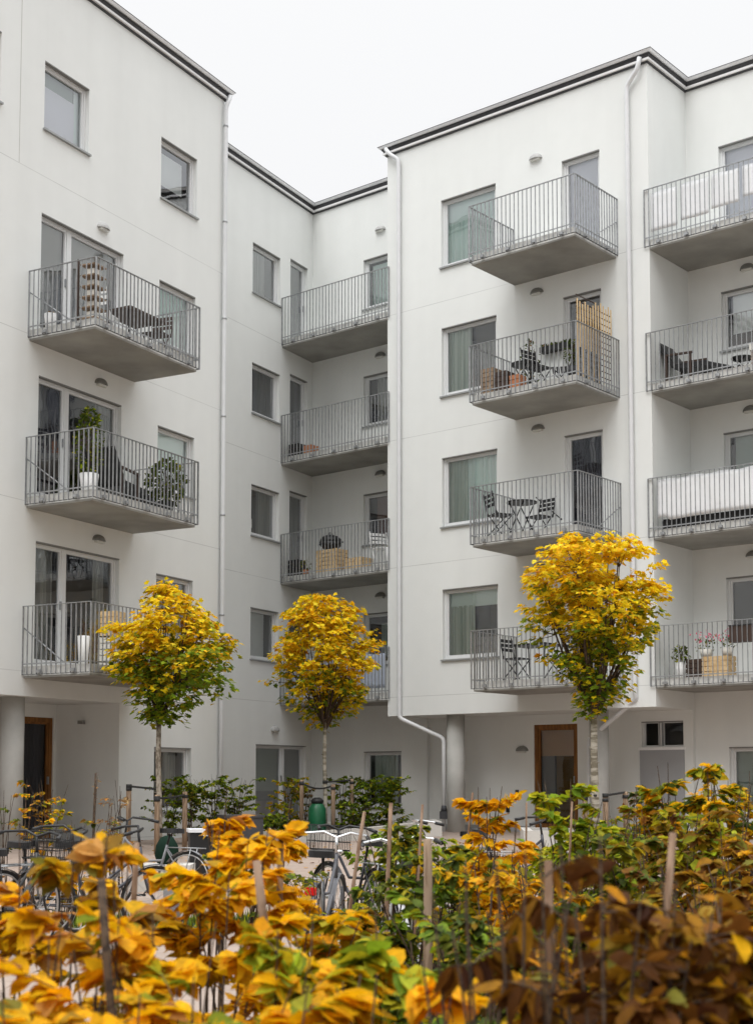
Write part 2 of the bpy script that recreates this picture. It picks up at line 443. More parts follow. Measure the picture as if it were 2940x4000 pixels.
for k, cov in enumerate([(('green', 0, 1, 0, .66), ('mint', 0, 1, .64, 1)), (('sheer', .0, .45, 0, 1), ('greysheer', .6, 1, 0, .7)), (('sheer', 0, .36, 0, 1), ('green', .36, 1, 0, 1)), (('sheer', .0, .5, 0, .76), ('mint', 0, 1, .74, 1), ('grey', .5, 1, 0, .3))]):
    zt = 13.77 - 2.81 * k
    hC.append(win(FC, 0, 0, 1.42, zt - 1.49, zt, (), cov, 'wide_window'))
for k, cov in enumerate([(('lav', 0, 1, 0, 1),), (('dark', 0, .9, 0, .9),), (('dark', 0, 1, 0, 1),), (('dark', 0, 1, 0, 1),)]):
    hC.append(win(FC, 0, 3.04, 3.91, ZB[3 - k] + SLAB + .02, 13.77 - 2.81 * k, (), cov, 'balcony_door', sill=False))
hE = []
for k, cov in enumerate([(('lav', 0, 1, 0, 1),), (('pale', .1, 1, .3, 1), ('darkbrown', .05, .6, 0, .3)), (('sage', .1, .9, 0, 1),), (('dark', .4, 1, 0, 1),)]):
    zt = [13.84, 10.89, 8.08, 5.24][k]
    hE.append(win(FC, E_N, 5.69, 7.3, zt - (2.1 if k == 0 else 1.19), zt, (), cov, 'wide_window' if k else 'balcony_door', sill=bool(k)))
hE.append(win(FC, E_N, 5.69, 7.2, .7, 1.97, (), (('sage', 0, 1, 0, 1),)))
hG = [win(FC, G_N, 1.30, 2.37, .30, 2.50, (), (('tan', 0, 1, .7, 1), ('moss', .42, 1, .05, .7), ('grey', 0, .38, .3, .85), ('black', 0, .4, 0, .28)), 'entrance_door', sill=False, wood=True, label='oak framed glazed entrance door'),
      win(FC, G_N, 3.86, 4.78, 1.99, 2.50, (.42,), (), 'bathroom_window', sill=False, label='small black window above a grey panel')]

# ---- walls
wb = MB()
panel(wb, FA, 0, -12, A_R, SOF, TOP, [h for h in hA if h[2] > 2.5])
panel(wb, FA, 0, -1.04, A_R, -.1, SOF, [h for h in hA if h[2] < 2.5])
def side(mb, fr, t, n0, n1, z0, z1): mb.face([fr(t, n0, z0), fr(t, n1, z0), fr(t, n1, z1), fr(t, n0, z1)])
side(wb, FA, A_R, 0, -2.2, -.1, TOP)
side(wb, FA, -1.04, 0, -1.45, -.1, SOF)
panel(wb, FA, -1.45, -12, -1.04, -.1, SOF, [(-2.05, -1.11, .28, 2.47)])
wb.face([FA(-12, 0, SOF), FA(-12, -1.45, SOF), FA(-1.04, -1.45, SOF), FA(-1.04, 0, SOF)])
WIN.append(dict(fr=FA, n=-1.45, t0=-2.05, t1=-1.11, z0=.28, z1=2.47, mull=(), cover=(('dark', 0, .9, 0, 1),), kind='entrance_door', sill=False, label='oak framed dark entrance door behind the pillar', wood=True))
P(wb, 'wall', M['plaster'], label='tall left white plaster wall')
# vertical joint in the left wall
vj = MB(); vj.box(-3.851, -3.839, 0, .0025, 11.55, TOP - .05, fr=FA); P(vj, 'joint_strip', M['pillar'])
wb = MB()
panel(wb, FB, 0, B_L - .1, B_R, -.1, TOP, hB)
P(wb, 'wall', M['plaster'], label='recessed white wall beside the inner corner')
wb = MB()
panel(wb, FC, D_N, D_L, C_L + .02, -.1, TOP, hD)
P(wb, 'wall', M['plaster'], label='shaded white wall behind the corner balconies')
wb = MB()
panel(wb, FC, 0, C_L, C_R, SOF, TOP, hC)
side(wb, FC, C_L, D_N, 0, SOF, TOP)
side(wb, FC, C_R, 0, E_N, SOF, TOP)
wb.face([FC(C_L, 0, SOF), FC(C_R, 0, SOF), FC(C_R, E_N, SOF), FC(C_L, E_N, SOF)])
P(wb, 'wall', M['plaster'], label='projecting white wall with four balconies')
wb = MB()
panel(wb, FC, G_N, C_L, C_R, -.1, SOF, hG)
side(wb, FC, C_L, G_N, D_N, -.1, SOF)
side(wb, FC, C_R, G_N, E_N, -.1, SOF)
panel(wb, FC, E_N, C_R, 14, -.1, TOP, hE)
P(wb, 'wall', M['plaster'], label='white wall at the right and under the overhang')
# grey panel below the small window, plinth
g = MB(); g.box(3.83, 4.80, G_N + .004, G_N + .03, .32, 1.93, fr=FC); P(g, 'infill_panel', M['paintpanel'])
g = MB(); g.box(3.80, 4.82, G_N + .002, G_N + .045, 1.93, 1.985, fr=FC); P(g, 'sill', M['trim'])
for a_, b_ in ((-1.2, 1.2), (2.45, 3.7)):
    g = MB(); g.box(a_, b_, G_N + .003, G_N + .03, -.1, .37, fr=FC); P(g, "plinth", M["paintpanel"])
for t_, z_, h_ in ((.88, 1.05, .16), (.64, .72, .13)):
    g = MB(); g.box(t_ - .035, t_ + .035, G_N, G_N + .04, z_ - h_ / 2, z_ + h_ / 2, fr=FC); P(g, 'wall_socket', M['black'])
# roof deck and edge
def roofpoly(pts): rb.face([Vector((p.x, p.y, TOP + .10)) for p in pts])
rb = MB()
roofpoly([FA(-12, .1, 0), FA(A_R + .1, .1, 0), FA(A_R + .1, -2.5, 0), FA(A_R + 3, -9, 0), FA(-12, -9, 0)])
roofpoly([FB(B_L, .1, 0), FB(B_R, .1, 0), FC(C_L, D_N + .1, 0), FC(C_L, -9, 0), FB(B_R, -9, 0), FB(B_L, -9, 0)])
roofpoly([FC(C_L - .1, .1, 0), FC(C_R + .1, .1, 0), FC(C_R + .1, E_N, 0), FC(14, E_N + .1, 0), FC(14, -9, 0), FC(C_L - .1, -9, 0)])
P(rb, 'roof', M['fascia'])
def edge(path):
    """roof edge along a plan path of world points, outside on the right of travel"""
    n = len(path)
    offs = []
    for i in range(n):
        def nrm(a, b): d = (b - a).normalized(); return Vector((d.y, -d.x, 0))
        if i == 0: o = nrm(path[0], path[1])
        elif i == n - 1: o = nrm(path[-2], path[-1])
        else:
            a, b = nrm(path[i - 1], path[i]), nrm(path[i], path[i + 1])
            o = (a + b) / (1 + a.dot(b))
        offs.append(o)
    def strip(prof, name, m):
        mb = MB()
        for i in range(n - 1):
            for (d0, z0), (d1, z1) in zip(prof, prof[1:] + prof[:1]):
                mb.face([path[i] + offs[i] * d0 + Vector((0, 0, z0)), path[i + 1] + offs[i + 1] * d0 + Vector((0, 0, z0)),
                         path[i + 1] + offs[i + 1] * d1 + Vector((0, 0, z1)), path[i] + offs[i] * d1 + Vector((0, 0, z1))])
        for i in (0, n - 1):
            mb.face([path[i] + offs[i] * d + Vector((0, 0, z)) for d, z in (prof if i else prof[::-1])])
        P(mb, name, m)
    T = TOP
    strip([(-.05, T - .03), (.035, T - .03), (.035, T + .0), (-.05, T + .0)], 'shadow_strip', M['fascia'])  # dark strip drawn in for the thin shadow below the trim
    strip([(-.05, T + .002), (.075, T + .002), (.075, T + .045), (-.05, T + .045)], 'roof_trim', M['trim'])
    strip([(-.06, T + .047), (.055, T + .047), (.10, T + .125), (-.06, T + .125)], 'fascia', M['fascia'])
    strip([(-.3, T + .127), (.125, T + .127), (.16, T + .168), (-.3, T + .185)], 'roof_cap', M['zinc'])
    strip([(-.3, T + .202), (.165, T + .170), (.167, T + .178), (-.3, T + .212)], 'cap_edge', M['fascia'])
edge([FA(-12, 0, 0), FA(A_R, 0, 0), FA(A_R, -2.2, 0)])
edge([FB(B_L, 0, 0), FB(B_R, 0, 0), FC(C_L + .02, D_N, 0)])
edge([FC(C_L, -1.9, 0), FC(C_L, 0, 0), FC(C_R, 0, 0), FC(C_R, E_N, 0), FC(14, E_N, 0)])

# ---- windows and doors
for q in WIN:
    fr, n, t0, t1, z0, z1 = q['fr'], q['n'], q['t0'], q['t1'], q['z0'], q['z1']
    fw = .085 if q['wood'] else (.022 if q['kind'] == 'bathroom_window' else .05)
    fm = M['wood'] if q['wood'] else M['frame']
    y1, y0 = n - .075, n - .155
    if q['wood']: y1, y0 = n - .03, n - .11
    f = MB()
    f.box(t0 + .001, t0 + fw, y0, y1, z0 + .001, z1 - .001, fr=fr); f.box(t1 - fw, t1 - .001, y0, y1, z0 + .001, z1 - .001, fr=fr)
    f.box(t0 + fw, t1 - fw, y0 + .001, y1 - .002, z1 - fw, z1 - .001, fr=fr); f.box(t0 + fw, t1 - fw, y0 + .001, y1 - .002, z0 + .001, z0 + fw, fr=fr)
    edges = [t0 + fw] + [t0 + (t1 - t0) * m_ for m_ in q['mull']] + [t1 - fw]
    for m_ in edges[1:-1]:
        f.box(m_ - (.05 if fw > .03 else .012), m_ + (.05 if fw > .03 else .012), y0 + .002, y1 - .003, z0 + fw, z1 - fw, fr=fr)
    pw = []
    for i in range(len(edges) - 1):
        a = edges[i] + (.05 if i else 0); b = edges[i + 1] - (.05 if i < len(edges) - 2 else 0)
        sw = .036 if q['kind'] != 'bathroom_window' else .012
        # inner sash
        yy1, yy0 = y1 - .02, y0 + .006
        f.box(a, a + sw, yy0, yy1, z0 + fw, z1 - fw, fr=fr); f.box(b - sw, b, yy0, yy1, z0 + fw, z1 - fw, fr=fr)
        f.box(a + sw, b - sw, yy0, yy1 - .001, z1 - fw - sw, z1 - fw, fr=fr); f.box(a + sw, b - sw, yy0, yy1 - .001, z0 + fw, z0 + fw + sw * 1.3, fr=fr)
        pw.append((a + sw, b - sw))
    win_o = P(f, q['kind'], fm, label=q['label'])
    def sub(mb, name, m): P(mb, name, m, parent=win_o)
    # dark metal strip at the head, coloured as the shadow there
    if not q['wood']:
        h = MB(); h.box(t0 + .001, t1 - .001, n - .07, n + .006, z1 - .022, z1 - .002, fr=fr); sub(h, 'head_shadow_strip', M['reveal'])
    if q['sill']:
        h = MB(); h.box(t0 - .03, t1 + .03, n - .07, n + .05, z0 - .028, z0 + .004, fr=fr); sub(h, 'sill', M['sill'])
    g = MB()
    for a, b in pw:
        yg = (y0 + y1) / 2 - .012
        g.face([fr(a, yg, z0 + fw), fr(b, yg, z0 + fw), fr(b, yg, z1 - fw), fr(a, yg, z1 - fw)])
    sub(g, 'pane', M['glassdark' if q['wood'] or q['kind'] == 'bathroom_window' else 'glass'])
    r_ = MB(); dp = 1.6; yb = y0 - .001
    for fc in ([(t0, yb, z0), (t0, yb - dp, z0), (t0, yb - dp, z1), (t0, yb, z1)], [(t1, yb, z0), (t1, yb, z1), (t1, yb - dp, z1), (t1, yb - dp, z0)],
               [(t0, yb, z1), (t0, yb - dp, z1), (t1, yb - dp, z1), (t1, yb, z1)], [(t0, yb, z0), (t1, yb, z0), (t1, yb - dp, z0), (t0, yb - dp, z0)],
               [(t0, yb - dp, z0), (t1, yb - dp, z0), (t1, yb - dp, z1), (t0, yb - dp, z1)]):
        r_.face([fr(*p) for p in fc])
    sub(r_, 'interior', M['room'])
    W_, H_ = t1 - t0, z1 - z0
    for i, (cm, a, b, c, d) in enumerate(q['cover']):
        mm_ = BL.get(cm) or M[cm]
        h = MB(); base = y0 - .012 - .015 * i
        wavy = cm in ('green', 'sheer', 'dark', 'greysheer')
        ns = max(2, int((b - a) * W_ / .018)) if wavy else 1
        za, zb_ = z0 + c * H_, z0 + d * H_
        prev = None
        for j in range(ns + 1):
            tt = t0 + (a + (b - a) * j / ns) * W_
            off = .022 * math.sin(tt * 46) + .012 * math.sin(tt * 113 + 1) if wavy else 0
            cur = (tt, base - .03 + off)
            if prev: h.face([fr(prev[0], prev[1], za), fr(cur[0], cur[1], za), fr(cur[0], cur[1], zb_), fr(prev[0], prev[1], zb_)], smooth=wavy)
            prev = cur
        sub(h, 'curtain' if wavy else 'blind', mm_)
    if q['kind'] in ('balcony_door', 'entrance_door', 'garden_door'):
        h = MB(); tt = pw[0][1] + .02
        h.box(tt - .012, tt + .012, y1 - .02, y1 + .02, z0 + .98, z0 + 1.12, fr=fr); sub(h, 'handle', M['galv'])

# ---- balconies
def balcony(fr, path, zb, slabpoly, label=None, brace=None, slab_n=None):
    """path: list of (t,n) the railing follows; slabpoly: plan outline of the slab"""
    z1 = zb + SLAB
    sb = MB()
    pts = slabpoly
    def ring(z, inset=0):
        c = Vector((sum(p[0] for p in pts) / len(pts), sum(p[1] for p in pts) / len(pts)))
        rr = []
        for p in pts:
            d = Vector(p) - c
            s = 1 - inset / max(d.length, .1)
            rr.append(fr(c.x + d.x * s, c.y + d.y * s, z))
        return rr
    a, b = ring(zb, .0), ring(zb + .035, .0)
    k = len(pts)
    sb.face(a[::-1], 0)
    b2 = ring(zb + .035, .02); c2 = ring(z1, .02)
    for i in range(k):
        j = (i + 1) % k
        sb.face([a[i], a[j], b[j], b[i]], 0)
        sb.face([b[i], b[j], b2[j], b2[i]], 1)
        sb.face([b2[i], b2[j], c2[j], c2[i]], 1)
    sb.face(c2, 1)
    bo = P(sb, 'balcony', [M['concrete'], M['band']], label=label)
    rl = MB()
    zt = zb + 1.175
    for (p, q_) in zip(path[:-1], path[1:]):
        A_, B_ = fr(p[0], p[1], 0), fr(q_[0], q_[1], 0)
        ln = (B_ - A_).length; d = (B_ - A_).normalized()
        rl.obox(A_ + Vector((0, 0, zt)), B_ + Vector((0, 0, zt)), .036, .011, 0)
        rl.obox(A_ + Vector((0, 0, z1 + .035)), B_ + Vector((0, 0, z1 + .035)), .012, .02, 0)
        nb = max(2, round(ln / .098))
        for i in range(nb + 1):
            if i == 0 and p != path[0]: continue
            q2 = A_ + d * (ln * i / nb)
            big = i in (0, nb)
            jz = .0
            x = d; y = Vector((d.y, -d.x, 0))
            w_, h_ = (.016, .034) if big else (.0095, .024)
            z_lo = zb + .045 + (0 if i % 2 else .0)
            P8 = []
            for z in (z_lo, zt - .006):
                for sx, sy in ((-1, -1), (1, -1), (1, 1), (-1, 1)):
                    P8.append(q2 + x * sx * w_ / 2 + y * sy * h_ / 2 + Vector((0, 0, z)))
            rl.mesh(P8, [(0, 1, 5, 4), (1, 2, 6, 5), (2, 3, 7, 6), (3, 0, 4, 7), (0, 3, 2, 1)])
        # brackets bolted to the slab edge
        nbk = max(2, int(ln / .55))
        for i in range(nbk):
            q2 = A_ + d * (ln * (i + .5) / nbk)
            rl.obox(q2 + Vector((0, 0, zb + .10)) - d * .04, q2 + Vector((0, 0, zb + .10)) + d * .04, .05, .05)
    P(rl, 'railing', M['galv'], parent=bo)
    dl = MB()
    for (p, q_) in zip(path[:-1], path[1:]):
        A_, B_ = fr(p[0], p[1], zb + .052), fr(q_[0], q_[1], zb + .052)
        dl.obox(A_, B_, .02, .010)
    P(dl, 'edge_profile', M['darksteel'], parent=bo)
    if brace:
        bm_ = MB()
        for (pa, pb) in brace: bm_.tube([fr(*pa), fr(*pb)], .011, 6)
        P(bm_, 'brace', M['galv'], parent=bo)
    return bo
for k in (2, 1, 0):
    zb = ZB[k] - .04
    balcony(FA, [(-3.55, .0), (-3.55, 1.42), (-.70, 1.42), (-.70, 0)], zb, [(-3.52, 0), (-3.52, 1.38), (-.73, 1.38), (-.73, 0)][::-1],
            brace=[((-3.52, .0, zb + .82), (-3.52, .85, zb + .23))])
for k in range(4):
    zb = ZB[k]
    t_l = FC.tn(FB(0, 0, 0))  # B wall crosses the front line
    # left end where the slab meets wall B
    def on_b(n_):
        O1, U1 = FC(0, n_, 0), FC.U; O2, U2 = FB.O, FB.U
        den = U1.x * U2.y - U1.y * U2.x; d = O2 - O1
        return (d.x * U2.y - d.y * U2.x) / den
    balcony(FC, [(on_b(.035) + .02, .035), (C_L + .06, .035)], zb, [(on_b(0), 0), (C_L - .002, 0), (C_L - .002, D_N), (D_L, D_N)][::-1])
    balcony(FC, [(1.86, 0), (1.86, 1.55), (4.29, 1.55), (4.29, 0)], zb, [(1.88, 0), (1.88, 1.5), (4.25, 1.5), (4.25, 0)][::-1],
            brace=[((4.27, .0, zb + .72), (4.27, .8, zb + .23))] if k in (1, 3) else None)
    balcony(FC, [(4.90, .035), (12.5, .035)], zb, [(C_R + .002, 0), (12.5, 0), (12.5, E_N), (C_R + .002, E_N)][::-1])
# bit of beam under the right-hand balcony joins wall corner
# ---- lamps
def wall_lamp(fr, t, n, z, kind=0):
    mb = MB(); m_ = 10
    # half-round hood
    for lay, (r0, dd) in enumerate(((.15, 0), (.14, .05), (.10, .095), (.03, .115))): pass
    rings = []
    for r0, dd in ((.15, 0), (.147, .03), (.125, .075), (.08, .10), (.0, .115)):
        rings.append([(t + r0 * math.cos(math.pi * j / m_), n + dd, z + r0 * .78 * math.sin(math.pi * j / m_)) for j in range(m_ + 1)])
    for a, b in zip(rings[:-1], rings[1:]):
        for j in range(m_): mb.face([fr(*a[j]), fr(*b[j]), fr(*b[j + 1]), fr(*a[j + 1])][::-1], smooth=True)
    mb.face([fr(*p) for p in ((t - .15, n, z), (t - .125, n + .075, z), (t - .08, n + .10, z), (t + .08, n + .10, z), (t + .125, n + .075, z), (t + .15, n, z))])
    o = P(mb, 'wall_lamp', M['lampmetal'] if kind else M['lampgrey'])
    g_ = MB(); g_.box(t - .10, t + .10, n + .0, n + .075, z - .035, z - .002, fr=fr)
    P(g_, 'lamp_glass', M['lampglass'], parent=o)
for z in (11.16, 8.33, 5.53): wall_lamp(FA, -1.70, 0, z, z < 11)
for z in (13.98, 11.18, 8.37, 5.56): wall_lamp(FC, 2.43, 0, z, z < 13)
for z in (14.23, 11.20, 8.40, 5.55): wall_lamp(FC, -2.80, D_N, z, z < 13)
for z in (11.22, 8.42, 5.60): wall_lamp(FC, 6.26, E_N, z, 1)
wall_lamp(FC, 1.01, G_N, 1.95, 1); wall_lamp(FB, 1.0, 0, 2.46, 0)
# ---- pillars
def pillar(fr, t, n, r_, z1):
    mb = MB(); c = fr(t, n, 0)
    mb.lathe([(r_, -.1), (r_, z1 + .01)], 28, (c.x, c.y, 0)); P(mb, 'pillar', M['pillar'])
pillar(FC, .02, -.42, .19, SOF); pillar(FC, 3.50, -.42, .19, SOF); pillar(FA, -3.35, -.38, .20, SOF); 
# ---- downpipes
def downpipe(pts, r_=.045, label=None):
    # round the bends
    out_ = [pts[0]]
    for i in range(1, len(pts) - 1):
        a, b, c = Vector(pts[i - 1]), Vector(pts[i]), Vector(pts[i + 1])
        d1 = (a - b).normalized(); d2 = (c - b).normalized(); rr = min(.09, (a - b).length * .4, (c - b).length * .4)
        for k in range(6):
            u_ = k / 5; p0, p1, p2 = b + d1 * rr, b, b + d2 * rr
            out_.append(p0 * (1 - u_) ** 2 + p1 * 2 * u_ * (1 - u_) + p2 * u_ ** 2)
    out_.append(pts[-1])
    mb = MB(); mb.tube(out_, r_, 12); o = P(mb, 'downpipe', M['pipe'], label=label)
    b_ = MB()
    zt, zl = pts[1][2] - .4, pts[2][2]
    z = zt
    top, low = Vector(pts[1]), Vector(pts[2])
    while z > zl + .5:
        f_ = (z - top.z) / (low.z - top.z); c = top.lerp(low, f_)
        b_.lathe([(r_ + .006, -.018), (r_ + .006, .018)], 12, tuple(c)); z -= 2.0
    P(b_, 'pipe_clamp', M['galv'], parent=o)
downpipe([FA(2.10, .13, 15.26), FA(2.02, .075, 15.0), FA(2.02, .075, 2.6), FA(2.02, .075, 0)], label='left downpipe beside the tall wall corner')
downpipe([FC(-1.42, .15, 15.28), FC(-1.30, .14, 15.12), FC(-1.11, .08, 14.98), FC(-1.11, .08, 2.66), FC(-.21, -.30, 2.22), FC(-.21, -.30, .0)], label='downpipe bending towards the concrete pillar')
downpipe([FC(4.90, .13, 15.26), FC(4.85, .13, 15.05), FC(4.58, .08, 14.80), FC(4.58, .08, 3.05), FC(4.58, .02, 2.86), FC(3.27, -.42, 2.14), FC(3.27, -.42, .0)], label='downpipe bending back under the right overhang')
j = MB(); c_ = FC(-.21, -.30, 0); j.box(c_.x - .09, c_.x + .09, c_.y - .08, c_.y + .08, .52, .68); j.lathe([(.07, .68), (.05, .80)], 12, (c_.x, c_.y, 0)); P(j, 'leaf_trap', M['fascia'])
# small security lamp detail under left overhang
j = MB(); j.box(-1.035, -.95, -.85, -.75, 2.35, 2.41, fr=lambda a, b, c: FA(a - .13, b, c)); P(j, 'door_camera', M['lampmetal'])
# ------------------------------------------------------------------ ground
def gz(y):
    a = min(1, max(0, (y - 13) / 9)); return .25 * a * a * (3 - 2 * a)
def ray(dx, dist, dy=None):
    """point at ground distance `dist` (m, along y) seen at photo column dx; z from row dy if given"""
    p = R(4.2174); f = 5533.3 / 1.77966; px, py = dx - 826, (dy if dy is not None else 1711) - 2637.6 / 1.77966
    v = Vector((px, f * math.cos(p) + py * math.sin(p), f * math.sin(p) - py * math.cos(p)))
    v *= dist / v.y
    return Vector((v.x, v.y, EYE + v.z))
def pave_mat():
    m = mat('paving', (.34, .268, .222), .85, var=.12, vscale=1.2, bump=.3, bscale=40)
    t = m.node_tree; b = t.nodes['Principled BSDF']; src = b.inputs['Base Color'].links[0].from_socket
    br = t.nodes.new('ShaderNodeTexBrick'); br.inputs['Scale'].default_value = 1; br.inputs['Mortar Size'].default_value = .006
    br.inputs['Brick Width'].default_value = .8; br.inputs['Row Height'].default_value = .4
    br.inputs['Color1'].default_value = (1, 1, 1, 1); br.inputs['Color2'].default_value = (.93, .92, .92, 1); br.inputs['Mortar'].default_value = (.6, .58, .55, 1)
    g = t.nodes.new('ShaderNodeNewGeometry'); t.links.new(g.outputs['Position'], br.inputs['Vector'])
    mx = t.nodes.new('ShaderNodeMixRGB'); mx.blend_type = 'MULTIPLY'; mx.inputs[0].default_value = 1
    t.links.new(src, mx.inputs[1]); t.links.new(br.outputs['Color'], mx.inputs[2]); t.links.new(mx.outputs[0], b.inputs['Base Color'])
    return m
M['pave'] = pave_mat()
g = MB()
ys = [-60, -5] + [i for i in range(0, 34)] + [60, 300]
for a, b in zip(ys[:-1], ys[1:]):
    g.face([(-200, a, gz(a)), (200, a, gz(a)), (200, b, gz(b)), (-200, b, gz(b))])
tag(g.build('paving', M['pave']), kind='structure')
def sheet(name, pts, m, dz=.006):
    g = MB(); g.face([(x, y, gz(y) + dz) for x, y in pts]); return tag(g.build(name, m), kind='structure')
sheet('planting_bed', [(-3, .4), (4, .4), (4.5, 6.6), (-3.5, 6.2)], M['soil'])
sheet('planting_bed', [(-.1, 7.9), (4.6, 7.2), (6, 10.6), (.1, 11.2)], M['soil'])
gm = mat('lawn_soil', (.05, .075, .02), .95, var=.5, vscale=20, bump=1, bscale=60)
sheet('lawn_strip', [(-5.2, 12.9), (.8, 12.9), (.6, 13.9), (-5.2, 13.7)], gm, .012)

# ------------------------------------------------------------------ the far side of the courtyard, behind the photographer
def opposite(fr, t0, t1, z1, label, name='opposite_building'):
    rt = empty(name, fr((t0 + t1) / 2, -4, 0)); tag(rt, label, 'building', 'buildings closing the courtyard')
    off = Matrix.Translation(-rt.location)
    hs = []; t = t0 + 1.2
    while t < t1 - 2.5:
        hs += [(t, t + 1.3, z, z + 1.4) for z in (1.0, 3.9, 6.7, 9.5, 12.3)]; t += 3.1
    w_ = MB(); panel(w_, fr, 0, t0, t1, -.1, z1, hs)
    side(w_, fr, t0, -8, 0, -.1, z1); side(w_, fr, t1, 0, -8, -.1, z1); w_.build('wall', M['plaster'], rt, local=off)
    w_ = MB(); w_.box(t0 - .1, t1 + .1, -8, .15, z1 + .002, z1 + .15, fr=fr); w_.build('roof', M['fascia'], rt, local=off)
    for h in hs:
        w_ = MB(); a, b, c, d = h
        for q in ((a, a + .07, c, d), (b - .07, b, c, d), (a + .07, b - .07, c, c + .07), (a + .07, b - .07, d - .07, d)): w_.box(q[0], q[1], -.14, -.08, q[2], q[3], fr=fr)
        o = w_.build('window', M['frame'], rt, local=off)
        w_ = MB(); w_.box(a + .07, b - .07, -.12, -.11, c + .07, d - .07, fr=fr); w_.build('pane', M['black'], o, local=off)
opposite(Frame((26, -17, 0), Vector((-1, 0, 0))), 0, 56, 15.3, 'white building on the opposite side of the courtyard')
opposite(Frame((-23.5, -17, 0), Vector((.25, .968, 0)).normalized()), 0, 24, 15.3, 'white building closing the left side of the courtyard')
opposite(Frame((21, 9, 0), Vector((.25, -.968, 0)).normalized()), 0, 24, 15.3, 'white building closing the right side of the courtyard')

# ------------------------------------------------------------------ foliage
PAL = dict(
    yellow=[(.84, .42, .004), (.86, .46, .005), (.80, .35, .004), (.76, .42, .006), (.88, .50, .007)],
    deep=[(.74, .36, .006), (.64, .27, .008), (.78, .42, .008), (.56, .34, .015)],
    peach=[(.62, .33, .09), (.55, .25, .06), (.70, .38, .06), (.40, .18, .05)],
    ygreen=[(.34, .34, .018), (.44, .38, .016), (.20, .25, .016), (.55, .40, .014)],
    lime=[(.36, .46, .02), (.26, .38, .02), (.48, .52, .03), (.16, .26, .02), (.52, .48, .02)],
    green=[(.07, .105, .016), (.10, .14, .018), (.05, .075, .014), (.15, .17, .02)],
    brown=[(.075, .025, .006), (.05, .016, .006), (.10, .036, .007), (.14, .055, .008)],
    rust=[(.28, .115, .010), (.22, .085, .010), (.36, .17, .012), (.15, .055, .010)],
    bronze=[(.30, .17, .02), (.38, .23, .02), (.22, .12, .025), (.22, .20, .03)],
    lemon=[(.92, .68, .014), (.92, .72, .018), (.92, .62, .012), (.92, .76, .04), (.90, .52, .008)],
    treegreen=[(.20, .30, .02), (.15, .24, .018), (.28, .38, .02), (.10, .17, .016)],
    copper=[(.17, .07, .006), (.13, .048, .006), (.24, .11, .008), (.09, .032, .006)],
    straw=[(.50, .36, .18), (.42, .27, .12), (.34, .20, .09)],
)
def pick(rng, mix):
    """mix: list of (palette, weight)"""
    s_ = sum(w_ for _, w_ in mix); x = rng.random() * s_
    for n_, w_ in mix:
        x -= w_
        if x <= 0: break
    c = rng.choice(PAL[n_]); k = rng.uniform(.82, 1.12)
    return (c[0] * k, c[1] * k, c[2] * k)
def rvec(rng): return Vector((rng.gauss(0, 1), rng.gauss(0, 1), rng.gauss(0, 1)))
def leaf_oval(mb, p, d, nrm, Ln, col, rng, lod=0, wf=1):
    d = d.normalized(); x = d.cross(nrm)
    if x.length < 1e-3: x = d.orthogonal()
    x.normalize(); n_ = x.cross(d)
    W = Ln * rng.uniform(.30, .37) * wf; cup = rng.uniform(-.1, .6) * W; dr = rng.uniform(-.1, .5) * Ln
    def q(u_, v_, h=0): return p + d * (u_ * Ln) + x * (v_ * W) + n_ * (h - dr * u_ * u_)
    if lod:
        mb.mesh([q(0, 0), q(.4, -1, cup), q(.8, -.6, cup * .6), q(1, 0), q(.8, .6, cup * .6), q(.4, 1, cup)], [(0, 1, 2, 3), (0, 3, 4, 5)], 0, col)
        return
    wv = rng.uniform(-.15, .15) * W
    V = [q(0, 0), q(.33, 0), q(.68, 0), q(1, 0), q(.12, -.62, cup * .5), q(.4, -1, cup + wv), q(.72, -.74, cup * .8 - wv), q(.12, .62, cup * .5), q(.4, 1, cup - wv), q(.72, .74, cup * .8 + wv)]
    mb.mesh(V, [(0, 1, 5, 4), (1, 2, 6, 5), (2, 3, 6), (0, 7, 8, 1), (1, 8, 9, 2), (2, 9, 3)], 0, col, smooth=True)
MAPLE = [(0, 0), (.28, -.06), (.52, .08), (.36, .30), (.62, .52), (.38, .56), (.26, .66), (.18, .72), (0, 1.0)]
def leaf_maple(mb, p, d, nrm, Ln, col, rng):
    d = d.normalized(); x = d.cross(nrm)
    if x.length < 1e-3: x = d.orthogonal()
    x.normalize(); n_ = x.cross(d); c = rng.uniform(-.05, .3)
    def q(a, b): return p + d * (b * Ln) + x * (a * Ln) + n_ * (abs(a) * c * Ln - .18 * b * b * Ln)
    r_ = [q(a, b) for a, b in MAPLE]; l_ = [q(-a, b) for a, b in MAPLE[1:-1]]
    i0 = r_[0]
    mb.mesh(r_ + l_, [tuple(range(0, 9)), tuple([0] + [8] + list(range(15, 8, -1)))], 0, col)
def curve(p0, p1, bend, n=7):
    p0, p1, bend = Vector(p0), Vector(p1), Vector(bend)
    m_ = (p0 + p1) / 2 + bend
    return [p0 * (1 - u_) ** 2 + m_ * 2 * u_ * (1 - u_) + p1 * u_ ** 2 for u_ in [i / (n - 1) for i in range(n)]]

